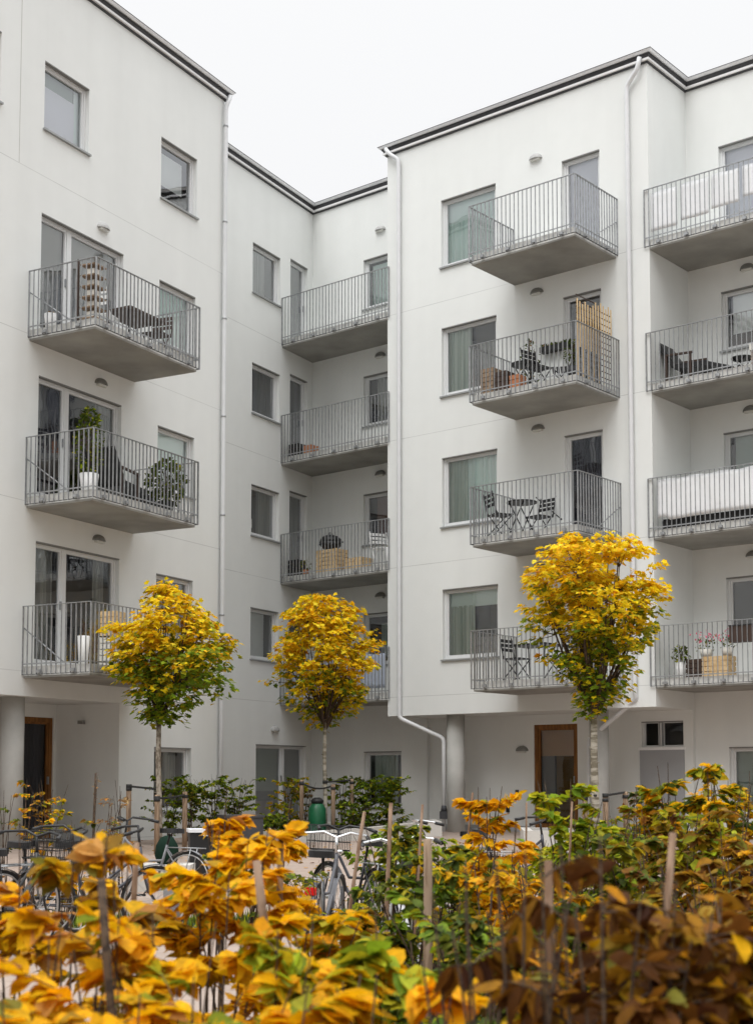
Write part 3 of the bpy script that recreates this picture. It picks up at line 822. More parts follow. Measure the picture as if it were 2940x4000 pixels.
def tree(base, prof, d0, mixfn, label, barkm, seed, trunk_r, nclump=270, leaves=17, lean=0, pale=False):
    """prof: rows (z, cx, r) of the crown measured relative to the trunk"""
    rng = random.Random(seed)
    root = empty('maple_tree', base)
    tag(root, label, 'tree', 'young round headed maples in the courtyard')
    zb, zt = prof[0][0], prof[-1][0]
    def env(z):
        for (a, ca, ra), (b, cb, rb_) in zip(prof[:-1], prof[1:]):
            if a <= z <= b:
                u_ = (z - a) / (b - a); return ca + (cb - ca) * u_, ra + (rb_ - ra) * u_
        return 0, 0
    tr = MB(); top = Vector((lean, 0, zb + .15))
    pts = [Vector((0, 0, 0)), Vector((lean * .2 + .01, .01, zb * .3)), Vector((lean * .6 - .01, -.01, zb * .7)), top]
    tr.tube(pts, [trunk_r * 1.25, trunk_r, trunk_r * .92, trunk_r * .8], 10)
    for i in range(7):   # small nodes on the trunk
        z = zb * (.25 + .1 * i) + rng.uniform(-.04, .04); a = rng.uniform(0, 6.3)
        tr.tube([(lean * .5 * z / zb, 0, z), (lean * .5 * z / zb + math.cos(a) * trunk_r * 1.8, math.sin(a) * trunk_r * 1.8, z + .03)], [.014, .006], 5)
    tr.build('trunk', M[barkm], root)
    # clumps
    cl = []; tries = 0
    lob = [(rng.uniform(0, 6.28), rng.uniform(0, 6.28), rng.uniform(.1, .2)) for _ in range(4)]
    while len(cl) < nclump and tries < 20000:
        tries += 1
        z = rng.uniform(zb, zt); cx, r_ = env(z)
        if rng.random() > (r_ / max(q_[2] for q_ in prof)) ** 1.1: continue
        a = rng.uniform(0, 2 * math.pi); rr = rng.random() ** .42
        k = 1 + .18 * math.sin(3 * a + lob[0][0] + z * 2.2) + .16 * math.sin(5 * a - z * 4.1 + lob[1][0])
        p = Vector((cx + math.cos(a) * r_ * rr * k, math.sin(a) * r_ * rr * k, z))
        if any((p - o).length < .115 for o in cl): continue
        if noise.noise(p * 2.3 + Vector((seed, 0, 0))) < -.08: continue
        cl.append(p)
    br = MB(); main = []
    nb = 20
    for i in range(nb):
        a = i * 2.4 + rng.uniform(-.3, .3); zz = zb + (zt - zb) * rng.uniform(.35, .92); cx, r_ = env(zz)
        rr = r_ * rng.uniform(.35, .85)
        e_ = Vector((cx + math.cos(a) * rr, math.sin(a) * rr, zz))
        st = top + Vector((0, 0, rng.uniform(-.25, .1)))
        c = curve(st, e_, Vector((math.cos(a) * .12, math.sin(a) * .12, -.15)), 8)
        br.tube(c, [trunk_r * (.55 - .45 * j / 7) for j in range(8)], 5, cap=False); main += c[2:]
    for p in cl:
        q_ = min(main, key=lambda m_: (m_ - p).length + max(0, m_.z - p.z) * 2)
        c = curve(q_, p, Vector((0, 0, -.04)), 4)
        br.tube(c, [.008, .006, .005, .003], 3, cap=False)
    br.build('branch', M['stem'], root)
    lf = MB()
    for p in cl:
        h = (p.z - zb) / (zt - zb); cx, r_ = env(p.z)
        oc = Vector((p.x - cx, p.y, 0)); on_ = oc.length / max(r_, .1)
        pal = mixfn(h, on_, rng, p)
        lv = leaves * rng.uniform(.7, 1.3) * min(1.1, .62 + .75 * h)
        outd = (oc.normalized() if oc.length > 0 else Vector((1, 0, 0)))
        for i in range(int(lv)):
            a = rng.uniform(0, 6.28); rr = .155 * rng.random() ** .6
            q_ = p + Vector((math.cos(a) * rr, math.sin(a) * rr, rng.gauss(0, .035) - rr * .25))
            d = Vector((math.cos(a), math.sin(a), rng.uniform(-.75, .05))) + outd * .5
            n_ = Vector((0, 0, 1)) + rvec(rng) * .33 + outd * .25
            leaf_maple(lf, q_, d, n_, rng.uniform(.06, .105), pick(rng, pal), rng)
    lf.build('crown', M['leaf'], root)
    return root
def prof_from(rows, tx, dist, base, k=.96):
    out_ = []
    for y, xl, xr in rows:
        a, b = ray(xl, dist, y), ray(xr, dist, y)
        out_.append((a.z - base.z, (a.x + b.x) / 2 - base.x, (b.x - a.x) / 2 * k))
    return sorted(out_)
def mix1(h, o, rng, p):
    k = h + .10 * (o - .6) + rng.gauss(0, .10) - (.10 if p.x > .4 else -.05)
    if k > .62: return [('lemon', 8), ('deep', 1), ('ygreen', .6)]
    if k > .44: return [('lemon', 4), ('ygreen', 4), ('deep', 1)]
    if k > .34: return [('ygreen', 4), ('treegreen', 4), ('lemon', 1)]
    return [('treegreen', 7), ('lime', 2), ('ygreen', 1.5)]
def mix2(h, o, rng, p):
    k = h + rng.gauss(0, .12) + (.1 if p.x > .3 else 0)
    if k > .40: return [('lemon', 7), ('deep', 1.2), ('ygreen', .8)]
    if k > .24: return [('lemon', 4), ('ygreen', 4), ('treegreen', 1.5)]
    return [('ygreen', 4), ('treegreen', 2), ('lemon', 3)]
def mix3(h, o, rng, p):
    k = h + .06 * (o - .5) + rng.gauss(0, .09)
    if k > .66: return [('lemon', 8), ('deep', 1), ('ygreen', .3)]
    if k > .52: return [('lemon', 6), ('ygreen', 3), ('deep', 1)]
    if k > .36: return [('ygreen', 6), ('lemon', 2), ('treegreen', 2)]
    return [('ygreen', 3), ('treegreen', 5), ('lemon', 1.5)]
T1, T2, T3 = 22.0, 27.0, 21.0
b1 = ray(350, T1); b1.z = gz(T1); b2 = ray(713, T2); b2.z = gz(T2); b3 = ray(1305, T3); b3.z = gz(T3)
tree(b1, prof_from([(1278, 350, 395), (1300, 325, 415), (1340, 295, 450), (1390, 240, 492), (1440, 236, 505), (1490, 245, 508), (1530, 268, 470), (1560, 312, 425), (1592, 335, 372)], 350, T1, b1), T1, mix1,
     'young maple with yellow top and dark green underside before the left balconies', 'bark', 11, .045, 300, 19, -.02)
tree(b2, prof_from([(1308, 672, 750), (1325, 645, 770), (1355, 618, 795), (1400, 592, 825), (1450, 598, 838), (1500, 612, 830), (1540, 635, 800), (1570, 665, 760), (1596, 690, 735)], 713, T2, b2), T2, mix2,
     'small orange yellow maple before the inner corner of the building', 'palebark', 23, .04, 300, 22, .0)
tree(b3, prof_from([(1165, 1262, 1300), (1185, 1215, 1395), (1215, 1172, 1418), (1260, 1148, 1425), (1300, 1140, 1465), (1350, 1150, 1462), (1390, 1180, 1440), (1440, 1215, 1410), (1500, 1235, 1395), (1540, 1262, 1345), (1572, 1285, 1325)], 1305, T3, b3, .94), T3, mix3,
     'largest golden maple on a pale banded trunk by the entrance door', 'palebark', 37, .058, 330, 20, .0)

# support posts with straps
def post(dx, dist, topy, label, grp, base_off=0):
    p = ray(dx, dist, topy); z0 = gz(dist)
    rt = empty('support_post', (p.x, p.y, z0)); tag(rt, label, 'post', grp)
    mb = MB(); r_ = .04
    mb.lathe([(r_, -.05), (r_, p.z - z0 - .02), (r_ * .85, p.z - z0)], 10); mb.build('stake', M['oldwood'], rt)
    mb = MB(); mb.lathe([(r_ + .006, p.z - z0 - .10), (r_ + .006, p.z - z0 - .05)], 10); mb.build('nail_band', M['strap'], rt)
    return Vector((p.x, p.y, p.z))
def strap(a, b, label, sag=.05):
    a, b = Vector(a), Vector(b); o = empty('rubber_strap', a)
    mb = MB(); c = curve(a, b, Vector((0, 0, -sag)), 8); mb.tube([q_ - a for q_ in c], .018, 6); mb.tube([Vector((0, 0, -.03)), Vector((0, 0, .03))], .045, 8)
    o2 = mb.build('rubber_strap', M['strap']); o2.location = a
    bpy.data.objects.remove(o)
    tag(o2, label, 'strap', 'black straps tying the trees to their posts')
g_ = 'wooden posts staking the young maples'
p1 = post(283, 22.2, 1722, 'left round post of the left maple frame', g_); p2 = post(406, 22.1, 1738, 'right round post of the left maple frame', g_); p3 = post(345, 21.2, 1745, 'front post before the trunk of the left maple', g_)
tk = Vector((b1.x, b1.y, 1.22)); strap(p1 - Vector((0, 0, .03)), tk + Vector((-.03, 0, -.02)), 'black strap from left post to left maple trunk', .0); strap(p3 - Vector((0, 0, .05)), p2 - Vector((0, 0, .05)), 'black strap between front and right post of left maple', .03)
p1 = post(662, 26.6, 1712, 'left squared post of the middle maple frame', g_); p2 = post(731, 26.3, 1722, 'middle post before the green bag at the middle maple', g_); p3 = post(772, 27.3, 1710, 'right leaning post of the middle maple frame', g_)
tk = Vector((b2.x, b2.y, 1.30)); strap(p1 - Vector((0, 0, .06)), p2 - Vector((0, 0, .02)), 'sagging black strap between the middle maple posts', .16); strap(tk, p3 - Vector((0, 0, .03)), 'black strap from middle maple trunk to right post', .0)
p1 = post(1328, 20.5, 1745, 'short dark post beside the pale banded trunk', g_); p2 = post(1372, 20.8, 1738, 'outer right post of the golden maple frame', g_); p3 = post(1283, 21.3, 1743, 'left post behind the lime shrub at the golden maple', g_)
strap(p1 - Vector((0, 0, .01)), p2 - Vector((0, 0, .01)), 'black strap across the two right posts of the golden maple', .0); strap(p3 - Vector((0, 0, .02)), Vector((b3.x, b3.y - .09, p3.z - .02)), 'black strap from left post to the pale trunk', .0)
# watering bag
o = MB(); bg_ = b2 + Vector((-.14, -.16, 0))
o.lathe([(.15, 0), (.175, .05), (.17, .3), (.165, .55), (.12, .62), (.10, .66)], 20)
root = empty('watering_bag', bg_); tag(root, 'dark green plastic watering bag at the foot of the middle maple', 'watering bag')
o.build('bag', M['greenbag'], root)
o = MB(); o.lathe([(.11, .64), (.125, .70), (.09, .74), (.05, .76)], 12); o.build('collar', M['black'], root)

# ---- planters
def planter(pts, w_, zt, label, soil_in):
    c = sum((Vector((*p, 0)) for p in pts), Vector()) / len(pts)
    rt = empty('planter', (c.x, c.y, gz(c.y))); tag(rt, label, 'planter')
    mb = MB(); n = len(pts)
    P2 = [Vector((x, y, 0)) for x, y in pts]
    inn = []
    for i in range(n):
        a, b, d = P2[i - 1], P2[i], P2[(i + 1) % n]
        n1 = (b - a).normalized(); n2 = (d - b).normalized()
        n1 = Vector((-n1.y, n1.x, 0)); n2 = Vector((-n2.y, n2.x, 0)); o_ = (n1 + n2) / (1 + n1.dot(n2)); inn.append(b + o_ * w_)
    zv = Vector((0, 0, 1))
    for i in range(n):
        j = (i + 1) % n
        for q_ in ([P2[i], P2[j], P2[j] + zv * zt[j], P2[i] + zv * zt[i]], [P2[i] + zv * zt[i], P2[j] + zv * zt[j], inn[j] + zv * zt[j], inn[i] + zv * zt[i]],
                   [inn[j], inn[i], inn[i] + zv * zt[i], inn[j] + zv * zt[j]]):
            mb.face([p - rt.location for p in q_])
    mb.build('wall', M['planter'], rt)
    mb = MB(); mb.face([inn[i] + zv * (zt[i] - .08) - rt.location for i in range(n)]); mb.build('earth', M['soil'], rt)
q1, q2, q3, q4 = ray(535, 25.3), ray(690, 25.0), ray(800, 25.8), ray(930, 27.4)
planter([(q1.x, q1.y), (q2.x, q2.y), (q3.x, q3.y), (q4.x, q4.y), (q4.x + .35, q4.y + .1), (q4.x + .30, q4.y + 2.2), (q1.x + 1.2, q1.y + 4.6)], .14, [.43, .44, .47, .53, .53, .53, .45],
        'low curved pale concrete planter in front of the inner corner', True)
q1, q2 = ray(1148, 21.4), ray(1335, 21.0)
planter([(q1.x, q1.y), (q2.x, q2.y), (q2.x + .1, q2.y + 1.5), (q1.x + .1, q1.y + 1.5)], .14, [.58] * 4, 'low white concrete planter under the golden maple', True)

# ---- shrubs
def shrub(dx, dist, topy, spread, nl, ls, mix, label, cat='shrub', grp=None, seed=None, nst=5, low=.45, lod=0, name='young_shrub', z0=None, arch=0, flat=.25, stemr=.006, yoff=0, dens=1.0, droop=0):
    rng = random.Random(seed if seed is not None else int(dx * 7 + dist * 31 + topy))
    p = ray(dx, dist, topy); base = Vector((p.x, p.y + yoff, gz(dist) if z0 is None else z0)); H_ = p.z - base.z
    rt = empty(name, base); tag(rt, label, cat, grp)
    st, lf = MB(), MB(); nodes = []
    for i in range(nst):
        a = rng.uniform(0, 6.28); r_ = spread * rng.uniform(.25, 1) * (.35 if i == 0 else 1); hh = H_ * (1 if i == 0 else rng.uniform(.86, 1.0))
        e_ = Vector((math.cos(a) * r_ + arch * (.6 if i == 0 else .4), math.sin(a) * r_, hh))
        c = curve((rng.uniform(-.06, .06), rng.uniform(-.06, .06), 0), e_, (-e_.x * .35, -e_.y * .35, H_ * .08), 10)
        st.tube(c, [stemr * (1.25 - .9 * j / 9) for j in range(10)], 5, cap=False)
        for j in range(9):
            for u_ in (.0, .5):
                q_ = c[j].lerp(c[j + 1], u_)
                if q_.z > H_ * low: nodes.append((q_, (c[j + 1] - c[j]).normalized(), q_.z / H_))
    # side twigs
    twigs = []
    ntw = max(6, nl // 11)
    for i in range(ntw):
        q_, t_, h = rng.choice(nodes)
        a = rng.uniform(0, 6.28); ln = spread * rng.uniform(.5, 1.15) * (1.15 - .55 * h)
        d = Vector((math.cos(a), math.sin(a), rng.uniform(.05, .55)))
        e_ = q_ + d * ln; e_.z = min(e_.z, H_ * 1.0)
        c = curve(q_, e_, (0, 0, ln * .15), 5)
        st.tube(c, [stemr * .45, stemr * .4, stemr * .33, stemr * .26, stemr * .2], 3, cap=False)
        twigs.append((c, d))
    st.build('stem', M['stem'], rt)
    for i in range(int(nl * dens)):
        c, d = twigs[i % ntw]
        u_ = rng.random() ** .7 * 4; j = min(3, int(u_)); q_ = c[j].lerp(c[j + 1], u_ - j)
        tdir = (c[-1] - c[0]); tdir.z *= .3
        if tdir.length < 1e-4: tdir = Vector((1, 0, 0))
        tdir.normalize(); sidev = Vector((-tdir.y, tdir.x, 0)) * rng.choice((-1, 1))
        dd = tdir * rng.uniform(.3, 1) + sidev * rng.uniform(.3, 1) + Vector((0, 0, rng.gauss(-.15, flat)))
        n_ = Vector((0, 0, 1)) + rvec(rng) * flat * 1.4
        if droop: dd.z -= droop; n_ = Vector((rng.gauss(0, 1), rng.gauss(0, 1), .2))
        leaf_oval(lf, q_, dd, n_, ls * rng.uniform(.7, 1.2), pick(rng, mix), rng, lod, .55 if droop else 1)
    lf.build('foliage', M['leaf'], rt)
    return rt
NG = 'young autumn beeches in the near hedge'
Y = [('yellow', 8), ('deep', 2), ('ygreen', 1)]
YG = [('yellow', 4), ('ygreen', 4), ('deep', 1)]
near = [
 (225, 3.1, 1815, .16, 70, .085, [('peach', 3), ('yellow', 4), ('bronze', 2)], 'blurred peach and yellow beech on a dark stem at the left'),
 (150, 3.6, 1850, .2, 80, .08, [('deep', 4), ('yellow', 3), ('bronze', 3)], 'bronze and yellow beech left of the dark stem'),
 (30, 4.0, 1800, .22, 60, .08, [('yellow', 4), ('peach', 3)], 'beech with a single raised orange leaf at the left edge'),
 (300, 4.2, 1860, .22, 100, .08, [('deep', 4), ('bronze', 3), ('yellow', 3)], 'dull gold beech behind the dark stem'),
 (430, 4.4, 1812, .24, 170, .08, Y, 'bright yellow beech, tallest of the left group'),
 (540, 4.5, 1820, .24, 170, .08, Y, 'bright yellow beech with dense flat leaves behind the thick brown cane'),
 (500, 3.9, 1915, .22, 110, .08, Y, 'yellow beech in front of the thick yellow clump'),
 (640, 4.4, 1992, .22, 110, .08, YG, 'yellow and green beech between two brown canes'),
 (730, 4.8, 1972, .22, 130, .07, [('deep', 5), ('yellow', 4)], 'flat orange leaved beech below the parked bicycle'),
 (90, 2.9, 2020, .2, 60, .085, Y, 'sparse yellow beech with bare forked stems at lower left'),
 (240, 2.9, 2010, .22, 80, .085, [('yellow', 7), ('peach', 2)], 'yellow beech over the pink paving at lower left'),
 (390, 3.0, 2010, .2, 90, .085, Y, 'yellow beech with broad glowing leaves at lower left centre'),
 (60, 2.6, 2165, .2, 70, .08, [('bronze', 3), ('yellow', 4)], 'bronze tinted beech in the lower left corner'),
 (240, 2.6, 2160, .2, 70, .08, Y, 'yellow beech low beside the dark stem foot'),
 (440, 2.7, 2130, .22, 90, .08, YG, 'yellow green beech at the bottom left of centre'),
 (560, 3.0, 2040, .22, 100, .08, YG, 'mixed yellow beech at the foot of the thick brown cane'),
 (700, 3.1, 2010, .22, 110, .085, [('ygreen', 5), ('yellow', 4), ('lime', 2)], 'green tinged beech right of the thick brown cane'),
 (850, 3.1, 2005, .22, 110, .09, [('ygreen', 5), ('lime', 3), ('yellow', 3)], 'blurred lime green beech in the middle foreground'),
 (640, 2.6, 2160, .2, 80, .085, Y, 'yellow beech at the bottom edge left of middle'),
 (800, 2.6, 2140, .2, 90, .085, Y, 'yellow beech at the bottom edge in the middle'),
 (930, 2.6, 2160, .2, 80, .09, [('yellow', 9), ('deep', 1)], 'big leaved golden beech at the bottom edge'),
 (1080, 2.9, 2110, .12, 18, .1, [('yellow', 9)], 'few leaved golden beech with one large leaf over pale paving'),
]
for r_ in near:
    shrub(r_[0], r_[1], r_[2], r_[3] * 1.1, r_[4], r_[5] * .80, r_[6], r_[7], grp=NG, nst=3, low=.58, name='beech_shrub', stemr=.0045, dens=3.0 if r_[0] > 380 or r_[1] > 3.5 else 2.2)
BG = 'coppery brown shrubs at the right foreground'
B1 = [('brown', 4), ('copper', 5), ('rust', 2)]; B2 = [('copper', 4), ('brown', 1), ('deep', 1.3), ('rust', 4), ('bronze', 1)]; B3 = [('copper', 2), ('rust', 4), ('deep', 2.2), ('bronze', 2.5), ('ygreen', .6)]
for r_ in [
 (1010, 2.5, 1905, .10, 22, .10, B1, 'thin shrub with hanging red brown leaves left of the blurred cane', 1.6),
 (1120, 2.4, 1862, .14, 38, .10, B1, 'red brown shrub just left of the blurred cane', 1.4),
 (1180, 2.3, 1850, .10, 30, .09, B1, 'red brown shrub behind the blurred cane', .9),
 (1320, 2.2, 1835, .07, 40, .075, B1, 'dark red shrub on a curved black stem', .4),
 (1400, 2.3, 1930, .20, 330, .062, B2, 'dense copper shrub right of the curved black stem', 0),
 (1500, 2.4, 1905, .20, 360, .062, B2, 'dense dark copper shrub with the highest top at the right', 0),
 (1560, 2.5, 1975, .22, 330, .060, B3, 'dense rusty orange shrub at the right', 0),
 (1640, 2.5, 1985, .20, 330, .062, B3, 'copper shrub at the right edge', 0),
 (1310, 2.8, 1985, .20, 300, .060, B2, 'copper shrub behind the curved black stem', 0),
 (1240, 2.9, 1990, .16, 160, .060, B3, 'small rusty shrub between blurred cane and curved stem', 0),
 (1440, 2.6, 2050, .22, 330, .060, B2, 'low copper shrub at the lower right', 0),
 (1590, 2.5, 2080, .22, 320, .060, B2, 'low rusty shrub near the lower right corner', 0),
 (1370, 2.4, 2080, .20, 300, .058, B1, 'darkest brown shrub at the bottom edge', 0),
 (1490, 2.3, 2130, .20, 300, .058, B1, 'dark brown shrub in the lower right corner', 0)]:
    r_ = r_[:4] + (int(r_[4] * (2.6 if r_[8] else 1.7)), r_[5] * (.62 if r_[8] else .78)) + r_[6:]
    shrub(*r_[:8], grp=BG, nst=4, low=.55, name='copper_beech_shrub', flat=.38, stemr=.005, droop=r_[8])
MG = 'shrubs in the middle planting bed'
G1 = [('green', 5), ('ygreen', 3), ('treegreen', 3)]; OY = [('deep', 5), ('bronze', 3), ('ygreen', 2), ('yellow', 2)]
for r_ in [
 (1062, 8.6, 1738, .20, 420, .075, [('yellow', 7), ('deep', 2), ('ygreen', 1)], 'tall yellow shrub with an arching branch before the grey entrance wall', dict(arch=.12, low=.35)),
 (1120, 7.4, 1822, .22, 210, .065, [('deep', 5), ('yellow', 5)], 'orange yellow shrub below the arching yellow one', {}),
 (1245, 8.0, 1735, .22, 560, .07, [('lime', 7), ('ygreen', 3)], 'lime green shrub before the oak entrance door', dict(low=.3)),
 (1330, 8.2, 1790, .24, 330, .065, [('lime', 4), ('green', 3), ('ygreen', 3)], 'lower lime and green shrub right of the lime one', {}),
 (1395, 9.0, 1750, .16, 70, .05, [('green', 3), ('straw', 2)], 'thin twiggy shrub before the grey panel', dict(low=.3)),
 (1440, 8.4, 1792, .26, 330, .07, [('bronze', 4), ('ygreen', 4), ('rust', 2)], 'bronze green shrub before the small black window', {}),
 (1478, 8.6, 1700, .20, 300, .08, [('ygreen', 5), ('yellow', 4), ('green', 2)], 'green and yellow shrub with a raised dark tip', {}),
 (1545, 8.2, 1705, .24, 360, .075, [('yellow', 4), ('ygreen', 4), ('green', 3)], 'yellow topped shrub beside the right window', {}),
 (1625, 8.8, 1718, .26, 380, .06, [('yellow', 3), ('ygreen', 4), ('peach', 2), ('bronze', 3)], 'speckled pink and yellow shrub at the right edge', {}),
 (1500, 6.9, 1810, .30, 420, .07, [('bronze', 4), ('ygreen', 4), ('lime', 2), ('rust', 2)], 'mixed bronze and green shrub at the middle right', {}),
 (1600, 6.6, 1795, .30, 420, .065, [('rust', 3), ('bronze', 5), ('deep', 3)], 'rusty gold shrub at the middle right edge', {}),
 (1400, 6.2, 1850, .28, 360, .065, [('green', 4), ('bronze', 4), ('ygreen', 3)], 'olive shrub above the copper shrubs', {}),
 (1560, 5.4, 1890, .30, 360, .06, [('rust', 5), ('bronze', 4), ('green', 2)], 'russet shrub behind the copper hedge', {}),
 (1640, 5.0, 1900, .28, 300, .06, [('rust', 5), ('bronze', 5)], 'russet shrub cut by the right edge', {}),
 (1280, 6.2, 1880, .26, 320, .06, [('lime', 3), ('green', 4), ('ygreen', 3)], 'green shrub under the lime shrub', {}),
 (1190, 5.8, 1900, .26, 300, .06, OY, 'gold shrub behind the blurred cane', {}),
 (1075, 6.0, 1890, .26, 300, .065, [('yellow', 4), ('ygreen', 4), ('green', 2)], 'yellow green shrub behind the hanging brown leaves', {}),
 (965, 7.4, 1868, .24, 280, .06, [('green', 4), ('ygreen', 4), ('yellow', 2)], 'green shrub behind the thick grey post', {}),
 (860, 8.4, 1812, .24, 330, .06, [('green', 5), ('ygreen', 4)], 'dark green shrub right of the bicycle', {}),
 (905, 6.6, 1880, .26, 330, .06, G1, 'green shrub at the foot of the thick grey post', {}),
 (800, 6.6, 1985, .24, 260, .06, [('green', 5), ('bronze', 3), ('deep', 3)], 'green and orange shrub under the bicycle wheels', {}),
 (1010, 4.8, 1980, .26, 300, .06, G1, 'shaded green shrub in the middle foreground', {}),
 (1120, 4.4, 2010, .26, 260, .06, [('green', 6), ('bronze', 2)], 'dark green shrub left of the blurred cane foot', {}),
 (1230, 4.2, 2030, .26, 280, .055, [('green', 7), ('lime', 1)], 'small leaved dark green shrub right of the blurred cane foot', {}),
 (930, 4.2, 2080, .24, 200, .055, G1, 'low green shrub over the pale paving', {}),
 (1040, 3.7, 2160, .22, 150, .05, [('green', 7), ('lime', 1)], 'small leaved green shrub at the bottom edge', {}),
 (1190, 3.5, 2150, .24, 220, .05, [('green', 8)], 'dense dark green shrub at the bottom edge', {}),
 (590, 6.4, 1770, .05, 40, .075, [('yellow', 9), ('ygreen', 1)], 'yellow branch reaching right before the garden door', dict(arch=.15, low=.8, nst=3)),
 (490, 6.4, 1742, .12, 60, .075, [('yellow', 8), ('peach', 2)], 'yellow spray standing above the bright yellow clump', dict(low=.75)),
]:
    kw = dict(nst=6, low=.30, dens=2.4); kw.update(r_[8])
    r_ = (r_[0], r_[1], r_[2] - (26 if r_[1] > 6.5 and r_[0] > 1200 else 12)) + r_[3:]
    shrub(*r_[:8], grp=MG, lod=1 if r_[1] > 6.5 else 0, **kw)
FG = 'low shrubs in front of the building'
for r_ in [
 (60, 16, 1712, .28, 200, .07, [('bronze', 5), ('peach', 2), ('deep', 3)], 'bronze shrub before the dark left door', {}),
 (105, 15.5, 1712, .24, 130, .07, [('ygreen', 5), ('yellow', 3), ('green', 2)], 'yellow green shrub right of the bronze one by the left door', {}),
 (12, 15, 1735, .18, 80, .06, [('green', 4), ('ygreen', 2)], 'small green shrub at the foot of the left pillar', {}),
 (208, 15, 1698, .06, 8, .05, [('straw', 4)], 'single bare sapling before the recessed left wall', dict(nst=2, low=.7)),
 (262, 16, 1712, .22, 150, .05, [('straw', 6), ('peach', 2)], 'straw coloured shrub beside the left post', {}),
 (235, 15, 1745, .20, 60, .05, [('straw', 3), ('ygreen', 3)], 'wispy half bare shrub near the recess corner', {}),
 (1425, 13, 1725, .22, 60, .045, [('green', 3), ('straw', 2)], 'thin stemmed shrub before the grey door panel', dict(nst=12, low=.5)),
]:
    kw = dict(nst=5, low=.4); kw.update(r_[8])
    shrub(*r_[:8], grp=FG, lod=1, **kw)
for x_, d_, y_, n_, mx_, lb in [
 (700, 9.6, 1905, 200, [('green', 4), ('ygreen', 4)], 'green shrub low beside the bicycle with the red light'),
 (835, 13.0, 1832, 420, [('treegreen', 5), ('green', 4)], 'broad green shrub below the planter wall'),
 (900, 12.4, 1842, 420, [('treegreen', 4), ('ygreen', 4)], 'yellowish green shrub between the two thin canes'),
 (1000, 12.6, 1862, 420, [('green', 4), ('ygreen', 4), ('bronze', 2)], 'olive shrub at the foot of the left pillar'),
 (1085, 11.6, 1848, 420, [('yellow', 3), ('ygreen', 4), ('deep', 2)], 'gold green shrub before the wall sockets'),
 (1170, 11.0, 1846, 460, [('lime', 4), ('ygreen', 4), ('green', 2)], 'lime shrub before the low white planter'),
 (1310, 10.8, 1800, 480, [('lime', 3), ('treegreen', 4), ('ygreen', 2)], 'fresh green shrub at the foot of the golden maple'),
 (1370, 10.4, 1788, 460, [('bronze', 4), ('ygreen', 4), ('green', 2)], 'olive bronze shrub right of the golden maple posts'),
 (1440, 10.6, 1752, 460, [('ygreen', 4), ('treegreen', 4), ('yellow', 2)], 'green shrub under the small black window'),
 (1590, 10.6, 1712, 460, [('ygreen', 4), ('bronze', 3), ('yellow', 3)], 'tall mixed shrub before the last ground floor window'),
 (160, 13.6, 1800, 240, [('deep', 3), ('bronze', 3), ('green', 2)], 'dull gold shrub beside the bicycles at the left'),
 (560, 12.8, 1842, 300, [('green', 5), ('ygreen', 3)], 'green shrub behind the bright yellow clump')]:
    shrub(x_, d_, y_, .36, n_, .075, mx_, lb, grp=FG, lod=1, nst=9, low=.12, dens=1.3)
HG = 'green shrubs along the foot of the building'
for r_ in [
 (372, 24.4, 1700, .42, 520, .07, 'green shrub seen between the left maple posts'), (418, 24.2, 1706, .40, 420, .07, 'green shrub under the left ground floor window'),
 (468, 24.6, 1700, .38, 420, .07, 'green shrub below the left downpipe'), (520, 24.8, 1708, .44, 460, .07, 'green shrub left of the garden door'),
 (630, 26.9, 1702, .42, 460, .08, 'yellow green shrub before the garden door'), (672, 27.6, 1716, .30, 200, .07, 'thin brownish shrub behind the middle posts'),
 (752, 27.4, 1704, .32, 320, .08, 'green shrub right of the middle maple trunk'), (805, 27.6, 1702, .46, 620, .08, 'dense green shrub under the corner window'),
 (855, 27.6, 1706, .44, 620, .08, 'dense green shrub at the planter end'), (780, 26.6, 1760, .34, 320, .07, 'low green shrub at the front of the planter'),
 (600, 25.8, 1790, .30, 260, .09, 'low leafy plant in the left part of the planter')]:
    mx_ = [('straw', 3), ('green', 2)] if 'brownish' in r_[6] else ([('ygreen', 4), ('lime', 3), ('yellow', 2), ('green', 2)] if 'yellow green' in r_[6] else [('green', 4), ('treegreen', 4), ('lime', 2), ('ygreen', 1)])
    shrub(r_[0], r_[1], r_[2], r_[3], r_[4], r_[5], mx_, r_[6], grp=HG, lod=1, nst=10, low=.06, dens=2.2, name='green_shrub', z0=.3)
# bed undergrowth: too many low leaves to count
gc = MB(); rng = random.Random(5)
for i in range(9000):
    x, y = rng.uniform(-2.6, 4.8), rng.uniform(1.2, 11)
    if 6.4 < y < 7.6: continue
    if y > 7 and x < .1: continue
    if x < -.3 and y > 4.8: continue
    if x < .1 and rng.random() < .45: continue
    hgt = rng.random() ** 2 * (.42 if x > .4 else .16)
    leaf_oval(gc, Vector((x, y, .01 + hgt)), Vector((rng.gauss(0, 1), rng.gauss(0, 1), rng.gauss(0, .4))), Vector((0, 0, 1)) + rvec(rng) * .5, rng.uniform(.04, .075),
              pick(rng, [('green', 6), ('bronze', 2), ('brown', 1), ('deep', 1)]), rng, 1)
for i in range(900):
    x, y = rng.uniform(-5, 5.5), rng.uniform(6, 26)
    leaf_oval(gc, Vector((x, y, gz(y) + .012)), Vector((rng.gauss(0, 1), rng.gauss(0, 1), 0)), Vector((0, 0, 1)) + rvec(rng) * .12, rng.uniform(.05, .09), pick(rng, [('deep', 4), ('yellow', 3), ('rust', 3), ('bronze', 2)]), rng, 1)
tag(gc.build('ground_cover', M['leaf']), 'low leafy ground cover and fallen leaves in the beds', 'ground cover', kind='stuff')
gr = MB()
